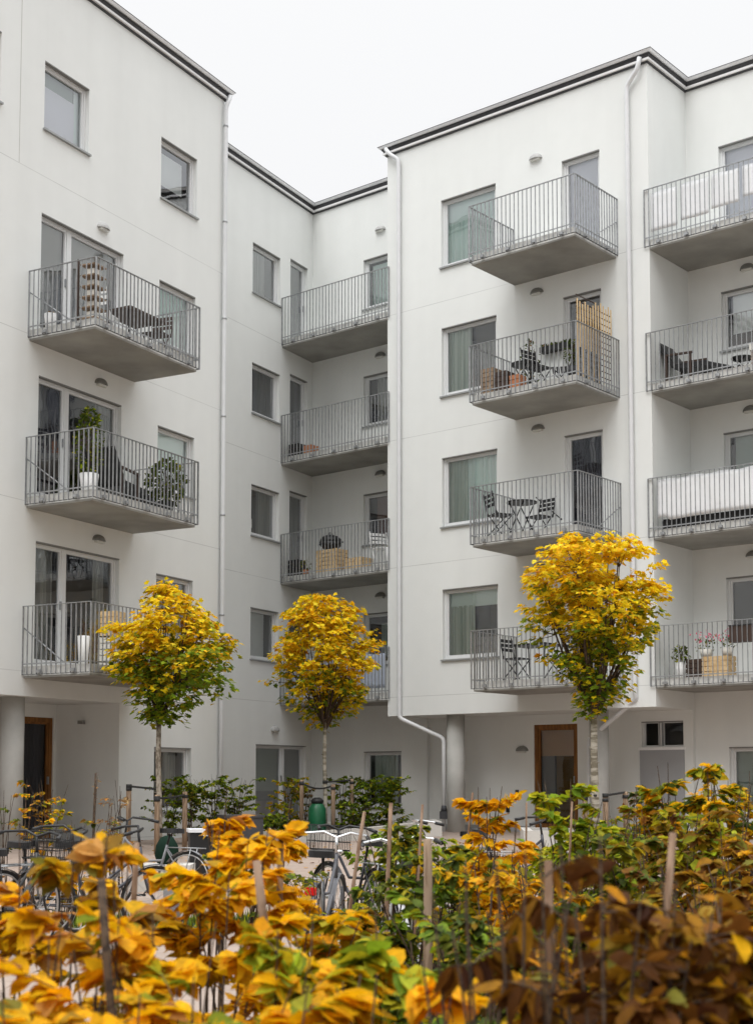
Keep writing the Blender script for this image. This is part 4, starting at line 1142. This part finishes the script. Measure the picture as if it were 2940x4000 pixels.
for i in range(2600):
    x, y = rng.uniform(-5, .7), rng.uniform(12.9, 13.8); z = gz(y) + .01
    a = rng.uniform(0, 6.28); h = rng.uniform(.06, .16); d = Vector((math.cos(a), math.sin(a), 0))
    p = Vector((x, y, z)); s_ = Vector((-d.y, d.x, 0)) * .008
    gr.face([p - s_, p + s_, p + d * h * .4 + Vector((0, 0, h))], 0, pick(rng, [('green', 6), ('lime', 2)]))
tag(gr.build('grass', M['leaf']), 'short green grass strip beside the bicycle stands', 'grass', kind='stuff')

# ---- canes
def cane(x0, y0, x1, y1, dist, r_, label, mt='cane', grp='canes and stakes standing in the hedge'):
    a = ray(x0, dist, y0); b = ray(x1, dist, y1)
    d = (b - a); k = (a.z - gz(dist) + .02) / max(a.z - b.z, .01); foot = a + d * k
    o_ = MB(); n = 9; rng = random.Random(int(x0 * 3 + y0))
    pts = [(a - foot) * (1 - i / (n - 1)) + Vector((rng.gauss(0, r_ * .12), 0, 0)) for i in range(n)]
    o_.tube(pts, [r_ * (.9 + .25 * i / n + (.08 if i % 2 else 0)) for i in range(n)], 9)
    o = o_.build('garden_cane', M[mt]); o.location = foot; tag(o, label, 'cane', grp)
cane(563, 1890, 608, 2248, 3.6, .0115, 'thick brown cane leaning right, nearest the camera')
cane(617, 1840, 613, 2040, 4.6, .0105, 'upright brown cane right of the thick leaning one')
cane(590, 1850, 591, 1990, 6.0, .006, 'thin pale cane between leaves and the bicycle')
cane(799, 1782, 773, 1960, 7.6, .010, 'slanting cane right of the bicycle')
cane(857, 1763, 850, 1970, 7.4, .011, 'upright cane before the curved planter')
cane(927, 1766, 915, 1965, 7.2, .007, 'thin cane before the planter end')
cane(938, 1842, 938, 2100, 5.4, .0165, 'thick grey brown stake in the middle of the hedge', 'oldwood')
cane(1203, 1890, 1210, 2248, 2.9, .0095, 'blurred brown cane among red brown leaves')
cane(1476, 1828, 1470, 1900, 3.0, .0085, 'blurred stub of cane above the copper shrubs')
cane(1037, 1740, 1020, 1905, 8.6, .007, 'thin cane inside the tall yellow shrub')
cane(1155, 1762, 1154, 1880, 8.6, .006, 'thin pale cane right of the arching branch')
cane(300, 1850, 286, 2100, 4.0, .0085, 'dull cane between gold leaves at left')
cane(222, 1930, 246, 2248, 2.7, .0085, 'blackish stem like stake at the left', 'stem')
cane(1255, 1760, 1250, 1870, 7.5, .006, 'dark thin cane behind the lime shrub')
cane(210, 1697, 206, 1800, 14.5, .012, 'thin dark stake before the recessed left wall', 'stem')

# ---- bicycles
def torus(mb, c, Rr, r_, m=0, n=28, k=7):
    mb.tube([(c[0] + Rr * math.cos(2 * math.pi * i / n), c[1], c[2] + Rr * math.sin(2 * math.pi * i / n)) for i in range(n)], r_, k, m, closed=True)
def bicycle(dx, dist, heading, label, col, bar='chrome', basket=False, saddle='black', rack=True, light=False, lean=.06, curved=True):
    p = ray(dx, dist); rt = empty('bicycle', (p.x, p.y, gz(p.y))); rt.rotation_euler = (lean, 0, heading); rt.scale = (.90,) * 3
    tag(rt, label, 'bicycle', 'bicycles parked between hedge and building')
    fm = mat('bicycle_paint', col, .3)
    Rw = .335; rx, fx, hz = -.52, .56, Rw
    f = MB(); bb = (-.08, 0, .29); st = (-.22, 0, .74); ht = (.40, 0, .86); hb = (.43, 0, .62); rh = (rx, 0, hz)
    f.tube([ht, hb], .018, 8); f.tube([st, bb], .015, 8); f.tube([hb, bb], .017, 8)
    f.tube([(.405, 0, .80), (.1, 0, .55), (-.17, 0, .56)] if curved else [(.405, 0, .80), (-.205, 0, .68)], .015, 8)
    for s in (-1, 1): f.tube([bb, (rx, s * .055, hz)], .009, 6); f.tube([(-.21, s * .01, .70), (rx, s * .055, hz)], .008, 6)
    f.tube([hb, (.47, 0, .60)], .016, 8)
    for s in (-1, 1): f.tube([(.455, s * .05, .58), (.50, s * .055, .42), (fx, s * .05, hz)], .011, 6)
    f.build('frame', fm, rt)
    for cx in (rx, fx):
        wv = MB(); torus(wv, (cx, 0, hz), Rw - .012, .017); wo = wv.build('wheel', M['rubber'], rt)
        r2 = MB(); torus(r2, (cx, 0, hz), Rw - .034, .010); r2.build('rim', M['spoke'], wo)
        s2 = MB()
        for i in range(16):
            a = 2 * math.pi * i / 16; s2.tube([(cx, .03 * (-1) ** i, hz), (cx + (Rw - .04) * math.cos(a), 0, hz + (Rw - .04) * math.sin(a))], .0022, 3, cap=False)
        s2.tube([(cx, -.045, hz), (cx, .045, hz)], .022, 8); s2.build('spokes', M['spoke'], wo)
        mg = MB(); a0, a1 = (-.1, 2.5) if cx < 0 else (.5, 2.9)
        arc = [a0 + (a1 - a0) * i / 14 for i in range(15)]
        if cx < 0: arc = [math.pi - a for a in arc]
        for a, b in zip(arc[:-1], arc[1:]):
            q_ = [(cx + (Rw + .02) * math.cos(t_), y_, hz + (Rw + .02) * math.sin(t_) - abs(y_) * .25) for t_, y_ in ((a, -.03), (a, 0), (a, .03), (b, .03), (b, 0), (b, -.03))]
            mg.mesh(q_, [(0, 1, 4, 5), (1, 2, 3, 4)], 0)
        mg.build('mudguard', fm, rt)
    h = MB(); h.tube([ht, (.38, 0, 1.0)], .013, 8)
    h.tube([(.17, .31, 1.0), (.30, .27, 1.03), (.40, .12, 1.045), (.385, 0, 1.0), (.40, -.12, 1.045), (.30, -.27, 1.03), (.17, -.31, 1.0)], .0125, 8)
    ho = h.build('handlebar', M[bar], rt)
    for s in (-1, 1):
        g = MB(); g.tube([(.17, s * .31, 1.0), (.27, s * .283, 1.022)], .018, 8); g.build('grip', M['black'], ho)
    s_ = MB(); s_.tube([st, (-.25, 0, .86)], .013, 8)
    n = 14
    out_ = [(-.41 + .30 * (1 - math.cos(math.pi * i / n)) / 2, (.105 if i < n * .45 else .105 - .08 * (i - n * .45) / (n * .55)) * math.sin(math.pi * min(1, i / n * 1.25 + .08)) if i < n else .01) for i in range(n + 1)]
    top_ = [(x, y, .925) for x, y in out_] + [(x, -y, .925) for x, y in reversed(out_)]
    bot = [(x, y * 1.08, .87) for x, y in out_] + [(x, -y * 1.08, .87) for x, y in reversed(out_)]
    k = len(top_); s_.mesh(top_ + bot, [tuple(range(k))] + [(i, k + i, k + (i + 1) % k, (i + 1) % k) for i in range(k)] + [tuple(reversed(range(k, 2 * k)))])
    s_.build('saddle', M[saddle], rt)
    if rack:
        r_ = MB()
        for y_ in (-.06, 0, .06): r_.tube([(-.26, y_, .71), (-.72, y_, .71)], .006, 5)
        for x_ in (-.3, -.5, -.71): r_.tube([(x_, -.06, .71), (x_, .06, .71)], .006, 5)
        for y_ in (-.06, .06): r_.tube([(-.6, y_, .71), (rx, y_ * 1.1, hz)], .006, 5)
        r_.build('luggage_rack', M['galv'], rt)
    if light:
        l_ = MB(); l_.box(-.765, -.735, -.045, .045, .60, .66); l_.build('rear_light', M['redlens'], rt)
        l_ = MB(); l_.lathe([(.005, 0), (.035, .02), (.035, .05)], 12, (.52, 0, .84)); l_.build('headlamp', M['chrome'], rt)
    if basket:
        b_ = MB()
        for z_ in (.80, .88, .96, 1.04):
            b_.tube([(.45, -.17, z_), (.75, -.17, z_), (.75, .17, z_), (.45, .17, z_)], .005, 4, closed=True)
        for i in range(9):
            for y_ in (-.17, .17): b_.tube([(.45 + .0375 * i, y_, .8), (.45 + .0375 * i, y_, 1.04)], .003, 4)
            b_.tube([(.75, -.17 + .0425 * i, .8), (.75, -.17 + .0425 * i, 1.04)], .003, 4)
        b_.box(.45, .75, -.17, .17, .79, .80); b_.build('basket', M['black'], rt)
    c_ = MB(); c_.lathe([(.09, -.004), (.09, .004)], 20, (0, 0, 0)); c_.v = [(x - .08, z + .05, y + .29) for x, y, z in c_.v]
    c_.tube([(-.08, .05, .37), (rx, .05, hz + .04)], .012, 5); c_.tube([(-.08, .05, .21), (rx, .05, hz - .04)], .006, 5); c_.build('chain_guard', M['black'], rt)
    for s in (-1, 1):
        q_ = MB(); q_.tube([(-.08, s * .06, .29), (-.08 + s * .11, s * .08, .29 - s * .12)], .008, 5); q_.box(-.12 + s * .11, -.04 + s * .11, s * .08, s * .17, .275 - s * .12, .30 - s * .12); q_.build('pedal', M['black'], rt)
    sd_ = MB(); sd_.tube([(-.12, -.05, .30), (-.20, -.24, .02)], .008, 5); sd_.build('kickstand', M['galv'], rt)
    return rt
bicycle(712, 10.7, R(82), 'dark bicycle with silver handlebar seen from behind with a red rear light', (.10, .10, .11), saddle='black', lean=.04, light=True)
bicycle(770, 12.4, R(118), 'black handlebar bicycle with a basket right of the one with the red light', (.02, .02, .025), bar='black', basket=True)
bicycle(985, 14.0, R(160), 'bicycle with a shining curved handlebar behind the grey stake', (.03, .03, .03), basket=False)
bicycle(1110, 14.5, R(10), 'bicycle with black handlebar tip beside the low white planter', (.04, .04, .05), bar='black')
bicycle(22, 11.0, R(75), 'black bicycle with basket at the left edge', (.02, .02, .02), basket=True, bar='black')
bicycle(88, 12.2, R(60), 'grey bicycle second from the left edge', (.12, .125, .13), bar='black')
bicycle(215, 12.2, R(20), 'bicycle shown side on over the pink paving', (.05, .05, .06), bar='black')
bicycle(330, 14.6, R(150), 'bicycle with grey frame behind the gold leaves', (.2, .2, .21), bar='black')
bicycle(905, 9.6, R(100), 'bicycle with a pale mudguard half hidden in green shrubs', (.45, .45, .45), lean=-.05)
# bicycle helper objects, bollard and boxes
o = MB(); p = ray(383, 12.6); o.lathe([(.09, 0), (.09, .55), (.075, .58)], 18); b = o.build('bollard', M['paintpanel']); b.location = (p.x, p.y, gz(p.y)); tag(b, 'short grey bollard standing in the grass strip behind yellow leaves', 'bollard')
def lidbox(dx, dist, w_, d_, h_, z0, mb_, ml, label, cat='box', name='storage_box', rot=.2):
    p = ray(dx, dist); rt = empty(name, (p.x, p.y, gz(dist) + z0), rot); tag(rt, label, cat)
    o = MB(); o.box(-w_ / 2, w_ / 2, -d_ / 2, d_ / 2, 0, h_); o.build('body', M[mb_], rt)
    o = MB(); o.box(-w_ / 2 - .02, w_ / 2 + .02, -d_ / 2 - .02, d_ / 2 + .02, h_ + .001, h_ + .04); o.box(-.06, .06, -d_ / 2 - .03, -d_ / 2 - .021, h_ - .04, h_ + .03); o.build('lid', M[ml], rt)
lidbox(455, 17, .42, .36, .62, 0, 'black', 'zinc', 'black box with a pale metal lid behind the yellow clump')
lidbox(528, 22.6, .6, .5, .50, 0, 'fascia', 'fascia', 'dark grey waste bin before the ground floor wall', 'bin', 'waste_bin', .4)
o = MB(); p = ray(368, 16.5); o.lathe([(.05, 0), (.15, .03), (.19, .15), (.17, .3), (.10, .42), (.03, .45)], 16); b = o.build('garden_sack', M['darkgreen']); b.scale = (.75, .75, .75); b.location = (p.x, p.y, gz(p.y) + .28); tag(b, 'rounded dark green sack beside the left maple post', 'sack')
o = MB(); o.box(-.3, .3, -.25, .25, 0, .3); b = o.build('plinth_block', M['planter']); b.location = (p.x, p.y, gz(p.y) - .01); tag(b, 'low concrete block under the dark green sack', 'block')

# ------------------------------------------------------------------ things on the balconies
def bz(k): return ZB[k] + SLAB + .004
def rootat(name, fr, t, n, z, rot, label, cat, grp=None):
    rt = empty(name, fr(t, n, z), fr.ang + rot); return tag(rt, label, cat, grp)
def table(fr, t, n, z, r_, label, top='black', h_=.72, square=False, rot=0, legs='cross', w_=None):
    rt = rootat('cafe_table', fr, t, n, z, rot, label, 'table', 'small tables on the balconies')
    o = MB()
    if square: o.box(-(w_ or r_), (w_ or r_), -r_, r_, h_ - .03, h_)
    else: o.lathe([(r_, h_ - .025), (r_, h_)], 24)
    o.build('tabletop', M[top], rt)
    for sx, sy in ((-1, -1), (1, -1), (1, 1), (-1, 1)):
        o = MB(); a = .62 * r_
        xx = (w_ or r_) * .8
        o.tube([(sx * xx * (1 if square else .7), sy * a, h_ - .02), ((-sx if not square else sx) * xx * .9, sy * a, 0)], .012, 6); o.build('leg', M['black'], rt)
    return rt
def chair(fr, t, n, z, rot, label, m='black', slats=True):
    rt = rootat('folding_chair', fr, t, n, z, rot, label, 'chair', 'chairs on the balconies')
    o = MB()
    for i in range(5): o.box(-.2, .2, -.19 + .08 * i, -.13 + .08 * i, .44, .46)
    o.build('seat', M[m], rt)
    o = MB()
    for i in range(3): o.box(-.2, .2, .2 + .02 * i, .215 + .02 * i, .60 + .09 * i, .66 + .09 * i)
    for s in (-1, 1): o.tube([(s * .2, .18, .44), (s * .2, .27, .88)], .011, 6)
    o.build('backrest', M[m], rt)
    for s in (-1, 1):
        o = MB(); o.tube([(s * .2, .18, .5), (s * .2, -.22, 0)], .011, 6); o.build('leg', M[m], rt)
        o = MB(); o.tube([(s * .18, -.18, .45), (s * .18, .24, 0)], .011, 6); o.build('leg', M[m], rt)
    return rt
def plant(fr, t, n, z, h_, w_, pot, label, mix, nl=160, ls=.09, potr=.14, poth=.28, cat='potted plant'):
    rt = rootat('potted_plant', fr, t, n, z, 0, label, cat, 'pot plants on the balconies')
    o = MB(); o.lathe([(potr * .75, 0), (potr, poth), (potr * .9, poth), (potr * .85, poth - .03)], 16); o.build('pot', M[pot], rt)
    rng = random.Random(int(t * 100 + z * 10)); st, lf = MB(), MB()
    for i in range(9):
        a = rng.uniform(0, 6.28); e_ = Vector((math.cos(a) * w_ * rng.uniform(.2, .8), math.sin(a) * w_ * rng.uniform(.2, .8), poth + (h_ - poth) * rng.uniform(.6, 1)))
        st.tube(curve((0, 0, poth - .05), e_, (-e_.x * .3, -e_.y * .3, .1), 6), .006, 4, cap=False)
    st.build('stem', M['stem'], rt)
    for i in range(nl):
        a = rng.uniform(0, 6.28); u_ = rng.random(); rr = w_ * math.sin(math.pi * min(1, .15 + .8 * u_)) * rng.random() ** .5
        leaf_oval(lf, Vector((math.cos(a) * rr, math.sin(a) * rr, poth + (h_ - poth) * u_)), Vector((math.cos(a), math.sin(a), rng.gauss(.1, .5))), Vector((0, 0, 1)) + rvec(rng) * .5, ls * rng.uniform(.7, 1.2), pick(rng, mix), rng, 1)
    lf.build('foliage', M['leaf'], rt)
    return rt
def crate(fr, t, n, z, w_, d_, h_, m, label, rot=0, cat='crate', name='slatted_crate', grp='boxes and crates on the balconies'):
    rt = rootat(name, fr, t, n, z, rot, label, cat, grp); o = MB(); ns = max(2, int(h_ / .09))
    for i in range(ns):
        za, zb_ = h_ * i / ns + .008, h_ * (i + 1) / ns - .008
        o.box(-w_ / 2, w_ / 2, -d_ / 2, -d_ / 2 + .015, za, zb_); o.box(-w_ / 2, w_ / 2, d_ / 2 - .015, d_ / 2, za, zb_)
        o.box(-w_ / 2, -w_ / 2 + .015, -d_ / 2 + .016, d_ / 2 - .016, za, zb_); o.box(w_ / 2 - .015, w_ / 2, -d_ / 2 + .016, d_ / 2 - .016, za, zb_)
    o.build('slats', M[m], rt)
    o = MB()
    for sx in (-1, 1):
        for sy in (-1, 1): o.box(sx * (w_ / 2 - .017), sx * (w_ / 2 - .05), sy * (d_ / 2 - .017), sy * (d_ / 2 - .05), 0, h_)
    o.box(-w_ / 2 + .016, w_ / 2 - .016, -d_ / 2 + .016, d_ / 2 - .016, .004, .018); o.build('frame', M[m], rt)
    return rt
def lounger(fr, t, n, z, rot, label, m='black'):
    rt = rootat('lounge_chair', fr, t, n, z, rot, label, 'lounge chair')
    o = MB(); o.obox((-.05, 0, .34), (.62, 0, .30), .56, .09); o.build('seat', M[m], rt)
    o = MB(); o.obox((-.07, 0, .36), (-.42, 0, .88), .56, .09); o.build('backrest', M[m], rt)
    o = MB(); o.obox((.64, 0, .29), (1.1, 0, .12), .5, .07); o.build('footrest', M[m], rt)
    for s in (-1, 1):
        o = MB(); o.obox((-.22, s * .3, .58), (.35, s * .3, .55), .05, .035); o.obox((.3, s * .3, .55), (.3, s * .3, 0), .035, .035); o.obox((-.2, s * .3, .58), (-.2, s * .3, 0), .035, .035); o.build('armrest', M['darkbrown'], rt)
def screen(fr, pts_top, zt, zb_fn, label, m='cloth', n0=.0, name='screen_cloth'):
    """cloth tied behind the railing bars from t0 to t1"""
    t0, t1 = pts_top; mb = MB(); nx, nz_ = int((t1 - t0) / .09), 8
    o0 = fr(t0, n0, 0)
    rng = random.Random(int(zt * 10))
    def pt(i, j):
        u_ = i / nx; t = t0 + (t1 - t0) * u_; zb_ = zb_fn(t); z = zb_ + (zt - zb_) * j / nz_
        sag = .004 * math.sin(t * 7) * (j / nz_) + .003 * math.sin(t * 13 + z * 6)
        return fr(t, n0 + sag, z + (.012 * math.sin(t * 11) if j == nz_ else 0)) - o0
    V = [pt(i, j) for i in range(nx + 1) for j in range(nz_ + 1)]
    F = [(i * (nz_ + 1) + j, (i + 1) * (nz_ + 1) + j, (i + 1) * (nz_ + 1) + j + 1, i * (nz_ + 1) + j + 1) for i in range(nx) for j in range(nz_)]
    mb.mesh(V, F, 0, smooth=True)
    o = mb.build(name, M[m]); o.location = o0
    so_ = o.modifiers.new('thickness', 'SOLIDIFY'); so_.thickness = .004
    tag(o, label, 'screen cloth')
# left building
z = bz(2) - .04
o = rootat('shelf_rack', FA, -3.18, 1.05, z, .1, 'tall brown slatted rack in the outer corner of the top left balcony', 'rack')
m_ = MB()
for i in range(6): m_.box(-.16, .16, -.15, .15, .08 + .18 * i, .10 + .18 * i); m_.build('shelf', M['oldwood'], o); m_ = MB()
for sx in (-1, 1):
    for sy in (-1, 1): q_ = MB(); q_.box(sx * .165, sx * .195, sy * .155, sy * .185, 0, 1.08); q_.build('upright', M['darkbrown'], o)
q_ = MB()
for i in range(5): q_.box(-.10 + .03 * (i % 2), .08, -.10, .08, .105 + .18 * i, .21 + .18 * i); q_.build('stored_box', M['cream'], o); q_ = MB()
chair(FA, -2.35, .6, z, R(100), 'white slatted folding chair on the top left balcony', 'white')
table(FA, -1.75, .75, z, .34, 'dark rectangular table with folded leaf on the top left balcony', 'darkbrown', .62, True, .0, w_=.5)
chair(FA, -1.15, .8, z, R(-80), 'dark folding chair behind the table on the top left balcony', 'darkbrown')
plant(FA, -3.35, .3, z, .3, .08, 'white', 'short white pot by the wall on the top left balcony', [('straw', 1)], 8, .05, .11, .26)
z = bz(1) - .04
plant(FA, -3.15, 1.0, z, 1.45, .24, 'white', 'tall narrow green plant in a white pot on the middle left balcony', [('green', 8), ('lime', 1)], 420, .08, .16, .34)
lounger(FA, -2.3, .8, z, .1, 'black lounge chair on the middle left balcony')
plant(FA, -1.0, .95, z, 1.0, .34, 'black', 'bushy dark plant at the right end of the middle left balcony', [('green', 8), ('lime', 1)], 380, .11, .14, .25)
table(FA, -1.1, .45, z, .2, 'low black side table on the middle left balcony', 'black', .3)
z = bz(0) - .04
crate(FA, -2.55, 1.05, z + .52, .30, .3, .42, 'lathwood', 'pale wicker box on top of a stand on the lowest left balcony', .1)
crate(FA, -2.55, 1.05, z, .36, .34, .5, 'cream', 'off white stand below the wicker box', .1, 'stand', 'box_stand')
plant(FA, -3.05, .85, z, .8, .1, 'white', 'slim white pot with a bare twig on the lowest left balcony', [('green', 1)], 12, .05, .1, .5)
# inner corner
z = bz(2)
crate(FC, -4.5, -.35, z, .3, .3, .34, 'black', 'black crate at the left end of the second corner balcony'); crate(FC, -4.12, -.4, z, .26, .3, .26, 'terracotta', 'small red brown box beside the black crate')
z = bz(1)
rt = rootat('kettle_grill', FC, -3.55, -.45, z + .56, 0, 'black domed kettle grill on a wooden cabinet on the corner balcony', 'grill')
m_ = MB(); m_.lathe([(.05, 0), (.17, .03), (.24, .10), (.26, .17)], 20); m_.build('bowl', M['black'], rt)
m_ = MB(); m_.lathe([(.262, .175), (.24, .25), (.17, .32), (.06, .355), (.0, .36)], 20); m_.tube([(0, -.05, .36), (0, -.05, .40), (0, .05, .40), (0, .05, .36)], .01, 6); m_.build('lid', M['black'], rt)
for s in (-1, 1): m_ = MB(); m_.tube([(s * .26, -.06, .16), (s * .33, -.05, .16), (s * .33, .05, .16), (s * .26, .06, .16)], .014, 6); m_.build('handle', M['black'], rt)
crate(FC, -3.5, -.45, z, .62, .42, .555, 'lathwood', 'pale wooden cabinet under the kettle grill', 0, 'cabinet', 'wooden_cabinet')
crate(FC, -2.75, -.5, z, .5, .4, .3, 'lathwood', 'low pale crate right of the grill cabinet')
plant(FC, -4.15, -.25, z, .36, .14, 'terracotta', 'small leafy plant left of the grill cabinet', [('lime', 3), ('green', 4)], 60, .06, .08, .14)
crate(FC, -4.55, -.4, z, .3, .3, .42, 'black', 'black box behind the left end of the grill balcony railing')
chair(FC, -2.1, -.55, z, R(60), 'pale folding chair on the grill balcony', 'white'); 
plant(FC, -1.72, -.35, z, .45, .08, 'white', 'tall white pot at the right end of the grill balcony', [('green', 1)], 8, .05, .12, .42)
screen(FC, (-4.5, -1.6), ZB[0] + 1.05, lambda t: ZB[0] + .3, 'pale blue grey cloth behind the lowest corner balcony railing', 'bluecloth', -.04)
# front right building
z = bz(2)
rt = rootat('trellis', FC, 4.20, .75, z + .02, R(90), 'pale wooden lath trellis rising above the railing', 'trellis')
m_ = MB()
for i in range(14): m_.box(-.62 + .094 * i, -.592 + .094 * i, -.006, .006, .55 if i % 2 else 0, 1.58 - .035 * (i % 3) - (.12 if i < 7 else 0))
m_.build('upright_laths', M['lathwood'], rt)
m_ = MB()
for i in range(13): m_.box(-.64, .64 if i < 12 else .1, .007, .016, .14 + .115 * i, .158 + .115 * i)
m_.build('cross_laths', M['darkbrown'], rt)
table(FC, 2.62, .75, z, .28, 'round black table on the trellis balcony', 'black', .66)
chair(FC, 3.05, .95, z, R(80), 'black chair right of the round table on the trellis balcony'); chair(FC, 3.35, .55, z, R(-60), 'black chair nearest the wall on the trellis balcony')
crate(FC, 2.1, 1.15, z, .3, .34, .55, 'oldwood', 'dark slatted box in the left corner of the trellis balcony'); crate(FC, 2.45, 1.2, z, .26, .3, .42, 'darkbrown', 'smaller dark box beside the slatted one')
crate(FC, 2.75, 1.2, z, .22, .26, .30, 'terracotta', 'pinkish box under the round table')
plant(FC, 2.55, .45, z, 1.25, .2, 'black', 'dark leafy plant by the wall of the trellis balcony', [('green', 5), ('straw', 1)], 90, .08, .12, .3)
plant(FC, 3.98, 1.2, z, .75, .16, 'black', 'small conifer in the corner under the trellis', [('green', 1)], 200, .05, .12, .25)
for i, (t_, lb) in enumerate(((2.75, 'left'), (3.1, 'right'))):
    rt = rootat('wall_planter', FC, t_, .11, z + 1.02 , 0, 'black box planter hung on the wall, %s one of the pair above the chairs' % lb, 'planter'); m_ = MB(); m_.box(-.16, .16, -.08, .08, 0, .11); m_.build('box', M['black'], rt)
    m_ = MB(); rng = random.Random(i)
    for j in range(22): leaf_oval(m_, Vector((rng.uniform(-.15, .15), rng.uniform(-.07, .07), .1)), Vector((rng.gauss(0, .5), rng.gauss(0, .5), 1)), rvec(rng), .09, pick(rng, [('green', 3), ('straw', 1)]), rng, 1)
    m_.build('plants', M['leaf'], rt)
z = bz(1)
table(FC, 2.55, .8, z, .3, 'round black folding table on the balcony above the golden maple', 'black', .72); chair(FC, 2.72, .45, z, R(-10), 'folded black chair behind that round folding table'); chair(FC, 2.25, 1.1, z, R(150), 'thin wire chair left of the folding table')
rt = rootat('leaning_pole', FC, 2.8, .6, z, 0, 'dark pole leaning against the round folding table', 'pole'); m_ = MB(); m_.tube([(-.05, 0, .82), (.45, .1, .35)], .012, 6); m_.tube([(.45, .1, .35), (.47, .1, .33)], .02, 6); m_.build('shaft', M['black'], rt)
z = bz(0)
table(FC, 2.9, .85, z, .36, 'dark table on the lowest front balcony', 'black', .70, True, w_=.42); chair(FC, 2.45, .85, z, R(90), 'black folding chair left of the dark table'); chair(FC, 3.4, .85, z, R(-90), 'black folding chair right of the dark table')
# right building
o = rootat('folded_tarpaulin', FC, 6.8, -.16, bz(1), 0, 'long black folded tarpaulin under the white sagging cloth', 'tarpaulin'); m_ = MB(); m_.box(-1.7, 1.7, -.05, .05, 0, .17); m_.box(-1.68, 1.6, -.03, .03, .171, .2); m_.build('cover', M['black'], o)
for t0_, t1_, lo_, lb_ in ((5.02, 5.58, .34, 'leftmost and longest'), (5.66, 6.22, .40, 'second from the left'), (6.28, 6.84, .46, 'third from the left'), (6.90, 7.46, .52, 'fourth from the left, before the door'), (7.54, 9.2, .44, 'widest, cut by the right edge')):
    screen(FC, (t0_, t1_), ZB[3] + 1.10, lambda t, l=lo_: ZB[3] + l, 'white cloth panel on the top right railing, ' + lb_, 'cloth', -.01)
screen(FC, (5.06, 8.6), ZB[1] + 1.13, lambda t: ZB[1] + .33 + .05 * math.sin((t - 5) * 1.1) + (.08 if t < 5.3 else 0), 'white sagging cloth along the railing above the flower balcony', 'cloth', -.01)
z = bz(2)
lounger(FC, 5.35, -.6, z, .0, 'black reclining chair on the right balcony between the cloth screens')
table(FC, 6.55, -.6, z, .2, 'low black stool table beside the reclining chair', 'black', .34)
crate(FC, 7.0, -.75, z, .5, .4, .42, 'oldwood', 'brown crate with a pale cushion beside the low table'); 
o = MB(); o.box(-.27, .27, -.22, .22, 0, .12); b = o.build('cushion', M['cream']); b.location = FC(7.0, -.75, z + .425); b.rotation_euler = (0, 0, FC.ang); tag(b, 'pale cushion lying on the brown crate', 'cushion')
table(FC, 7.75, -.6, z, .26, 'dark round table cut by the right edge', 'black', .6)
z = bz(0)
plant(FC, 5.35, -.3, z, .62, .16, 'white', 'green plant in a white pot on the flower balcony', [('green', 5), ('lime', 2)], 120, .07, .1, .3)
crate(FC, 5.62, -.5, z, .36, .36, .36, 'darkbrown', 'dark brown box left of the pale crate'); crate(FC, 6.1, -.35, z, .52, .34, .38, 'lathwood', 'pale wooden crate on the flower balcony')
for t_, n_, lb in ((5.75, -.55, 'taller pink flowers above the dark brown box'), (6.2, -.5, 'lower pink flowers above the pale crate')):
    rt = rootat('flowering_plant', FC, t_, n_, z + .36, 0, lb, 'flowers', 'pink flowers on the lowest right balcony'); rng = random.Random(int(t_ * 10))
    m_ = MB(); m_.lathe([(.09, .02), (.12, .18)], 12); m_.build('pot', M['cream'], rt)
    m_ = MB()
    for j in range(60): leaf_oval(m_, Vector((rng.gauss(0, .11), rng.gauss(0, .09), rng.uniform(.15, .42))), rvec(rng), rvec(rng), .05, pick(rng, [('green', 3), ('straw', 1)]), rng, 1)
    m_.build('leaves', M['leaf'], rt)
    m_ = MB()
    for j in range(34): leaf_oval(m_, Vector((rng.gauss(0, .16), rng.gauss(0, .1), rng.uniform(.32, .52))), rvec(rng), rvec(rng), .05, None, rng, 1)
    m_.build('blossom', M['pink'], rt)
rt = rootat('railing_planter', FC, 6.75, -.08, ZB[0] + .78, 0, 'dark brown box planter hung inside the lowest right railing', 'planter'); m_ = MB()
m_.box(-.26, .26, -.1, .1, 0, .29); m_.build('box', M['darkbrown'], rt); m_ = MB(); m_.box(-.27, .27, -.11, .11, .291, .31); m_.build('rim', M['black'], rt)
